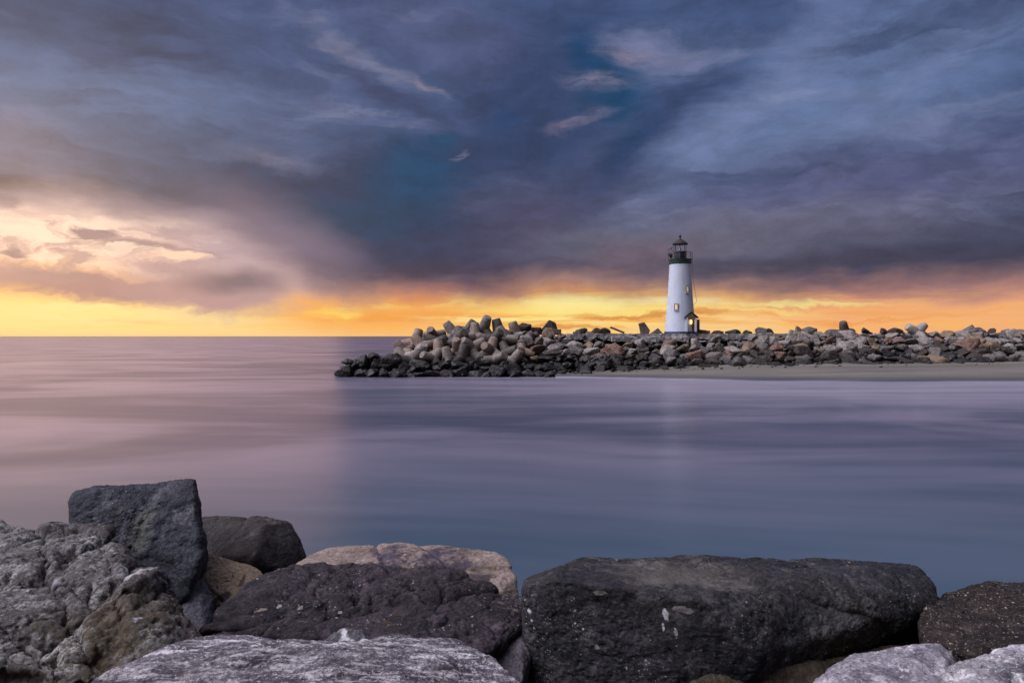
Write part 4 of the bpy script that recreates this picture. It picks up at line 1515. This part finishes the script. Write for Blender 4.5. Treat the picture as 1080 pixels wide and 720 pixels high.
    fg_rock([at(80, 728, 2.45), at(130, 702, 2.6), at(200, 680, 2.75), at(260, 674, 2.85), at(340, 676, 2.85), at(400, 686, 2.8), at(470, 679, 2.8), at(510, 690, 2.7), at(560, 718, 2.55), at(580, 745, 2.4),
             at(330, 730, 2.3), at(150, 760, 2.25), at(480, 760, 2.25), at(100, 790, 2.7), at(560, 790, 2.7), at(330, 800, 2.4)],
            m8, 'pale boulder striped white and purple at the bottom edge', 61, 8, 12, low=(.03, 2), chips=6, depth=(.96, .99), facet=(.022, 3.0), ledge=(.010, 1.6, 3.), ledge_scale=(.5, 1.6, 2), strata=(.014, 2.4, (.1, .12, -.35), (.55, 4, 4)), mid=(.008, 9), fine=(.004, 42))

    # 9 the great block on the right
    def m9(loc):
        W = (.62, .6, .6)
        return rock_mat('great_block_rock', (.005, .0045, .006), (.017, .0155, .0195), (.075, .068, .074), freq=1.2, bump=.9, speck_amt=.08, speck=(.36, .33, .31), moss=(.05, .038, .018), moss_at=(tuple(at(860, 690, 3.6) - loc), .5), fine=1.1,
                        spots=[spot(loc, 705, 648, 3.2, (.016, .2, .036), W, .95), spot(loc, 702, 662, 3.2, (.008, .2, .022), W, .8), spot(loc, 714, 668, 3.2, (.009, .2, .026), (.4, .38, .37), .8), spot(loc, 722, 640, 3.2, (.05, .2, .02), (.3, .27, .26), .8),
                               spot(loc, 635, 628, 3.28, (.04, .2, .012), (.35, .31, .28), .7), spot(loc, 615, 671, 3.25, (.010, .2, .010), W, .8), spot(loc, 562, 651, 3.4, (.01, .2, .014), W, .7), spot(loc, 629, 688, 3.25, (.014, .2, .02), (.3, .28, .27), .7),
                               spot(loc, 720, 612, 3.6, (.55, .5, .12), (.13, .115, .10), .65), spot(loc, 850, 640, 3.6, (.4, .4, .12), (.105, .105, .11), .65)])  # these two broad spots paint the lit top into the colour
    fg_rock([at(549, 618, 3.5), at(551, 607, 3.8), at(568, 599, 3.95), at(600, 596, 4.0), at(700, 598, 4.05), at(780, 596, 4.05), at(860, 591, 4.2), at(930, 595, 4.2), at(966, 597, 4.15), at(985, 614, 4.0), at(988, 634, 3.86),
             at(566, 614, 3.42), at(660, 620, 3.26), at(744, 636, 3.14), at(800, 692, 3.12), at(790, 740, 3.16), at(600, 790, 3.36), at(551, 700, 3.5), at(552, 790, 3.5), at(700, 790, 3.22),
             at(860, 665, 3.38), at(940, 650, 3.7), at(840, 745, 3.6), at(970, 700, 4.3), at(600, 740, 4.0), at(960, 690, 4.5), at(720, 740, 4.3)],
            m9, 'great dark block with white droppings on its face, largest boulder at the right', 71, 8, 22, chips=4, depth=(.97, .995), cuts=[cut((760, 605), (870, 640), 3.8, 3.6, .01, .012, .008)], low=(.012, 1.3), facet=(.04, 1.7), ledge=(.008, 1.1, 3.), crack=(.010, 1.4, .03), mid=(.016, 6), pits=(.008, 26), fine=(.006, 40))
    m9b = rock_mat('brown_under_rock', (.02, .014, .009), (.05, .036, .022), (.10, .075, .05), freq=1.4, bump=.7)
    fg_rock([at(720, 716, 3.12), at(790, 701, 3.22), at(860, 690, 3.36), at(940, 678, 3.6), at(980, 690, 3.9), at(980, 740, 3.4), at(720, 760, 3.0), at(860, 730, 3.2), at(740, 780, 3.8), at(980, 760, 4.2), at(830, 740, 4.2)],
            m9b, 'brown boulder almost hidden in shade under the great dark block', 73, 7, 14, low=(.04, 2), facet=(.06, 2.6), mid=(.02, 7))
    m14 = rock_mat('gap_rock', (.035, .03, .036), (.075, .066, .078), (.15, .135, .15), freq=1.8, bump=.6)
    fg_rock([at(515, 690, 3.5), at(528, 672, 3.6), at(548, 662, 3.65), at(560, 680, 3.6), at(552, 720, 3.2), at(515, 720, 3.2), at(520, 740, 3.7), at(560, 740, 3.7), at(556, 664, 4.0)], m14,
            'small purple grey stone in the gap left of the great dark block', 77, 6, 14, low=(.02, 3), facet=(.05, 4), mid=(.012, 9))

    # 10 speckled brown one at the right edge
    m10 = rock_mat('speckled_brown_rock', (.006, .004, .0035), (.018, .011, .009), (.06, .042, .035), freq=1.3, bump=1., speck_amt=.34, speck=(.46, .36, .29), streak=((0, -.3, 0), (1, 1, 3)))
    fg_rock([at(962, 652, 3.5), at(975, 641, 3.65), at(1000, 634, 3.8), at(1022, 618, 4.4), at(1060, 615, 4.5), at(1110, 616, 4.5), at(1140, 660, 3.9), at(1000, 690, 3.15), at(1080, 700, 3.0), at(968, 690, 3.3), at(1140, 720, 3.3),
             at(985, 720, 3.6), at(1120, 740, 4.3), at(990, 690, 4.3)],
            m10, 'brown boulder speckled with barnacles at the right edge', 83, 8, 14, chips=16, rough=1., low=(.03, 1.8), facet=(.06, 2.4), ledge=(.012, 1.6, 3.), strata=(.010, 2.2, (0, -.3, 0), (1, 1, 4)), mid=(.02, 8), pits=(.014, 22), fine=(.007, 36))

    # 11, 12 pale ones in the corner
    m11 = rock_mat('lilac_pale_rock', (.06, .053, .066), (.22, .20, .225), (.47, .44, .455), freq=1.4, bump=.5, streak=((.1, -.7, .3), (1, 1, 4)), lichen=(.08, .08, .095), lichen_amt=.04)
    fg_rock([at(850, 722, 2.6), at(880, 703, 2.7), at(930, 686, 2.8), at(975, 675, 2.85), at(990, 676, 2.85), at(1008, 700, 2.75), at(1000, 740, 2.4), at(930, 740, 2.35), at(860, 760, 2.4), at(990, 700, 3.2), at(900, 740, 3.1), at(1010, 760, 3.1)],
            m11, 'smooth pale lilac boulder at the bottom right', 91, 7, 14, chips=16, low=(.02, 2), facet=(.05, 3), ledge=(.008, 2, 3), mid=(.014, 8), fine=(.004, 44))
    m12 = rock_mat('white_marbled_rock', (.04, .036, .048), (.25, .23, .25), (.62, .575, .575), freq=1.3, bump=.6, lichen=(.09, .085, .10), lichen_amt=.05, bias=.03)
    fg_rock([at(985, 722, 2.3), at(1010, 708, 2.45), at(1035, 696, 2.55), at(1080, 682, 2.6), at(1130, 680, 2.6), at(1150, 740, 2.3), at(1050, 740, 2.15), at(990, 750, 2.2), at(1020, 740, 2.8), at(1150, 760, 2.8)],
            m12, 'white marbled boulder in the bottom right corner', 95, 7, 12, chips=20, low=(.03, 2.2), facet=(.06, 3), ledge=(.016, 2, 3.), crack=(.02, 2.5, .04), mid=(.016, 9), fine=(.004, 44))
    # 13 tip of a stone at the left edge
    fg_rock([at(-30, 552, 5.6), at(-12, 545, 5.7), at(2, 549, 5.6), at(5, 556, 5.5), at(0, 580, 5.3), at(-40, 590, 5.3), at(-30, 600, 6.0), at(0, 590, 6.0)], rock_mat('rose_rock', (.05, .035, .035), (.10, .075, .072), (.17, .13, .125)),
            'reddish stone just showing at the left edge of the water', 99, 6, 14, low=(.03, 2), mid=(.015, 7))


build_foreground()
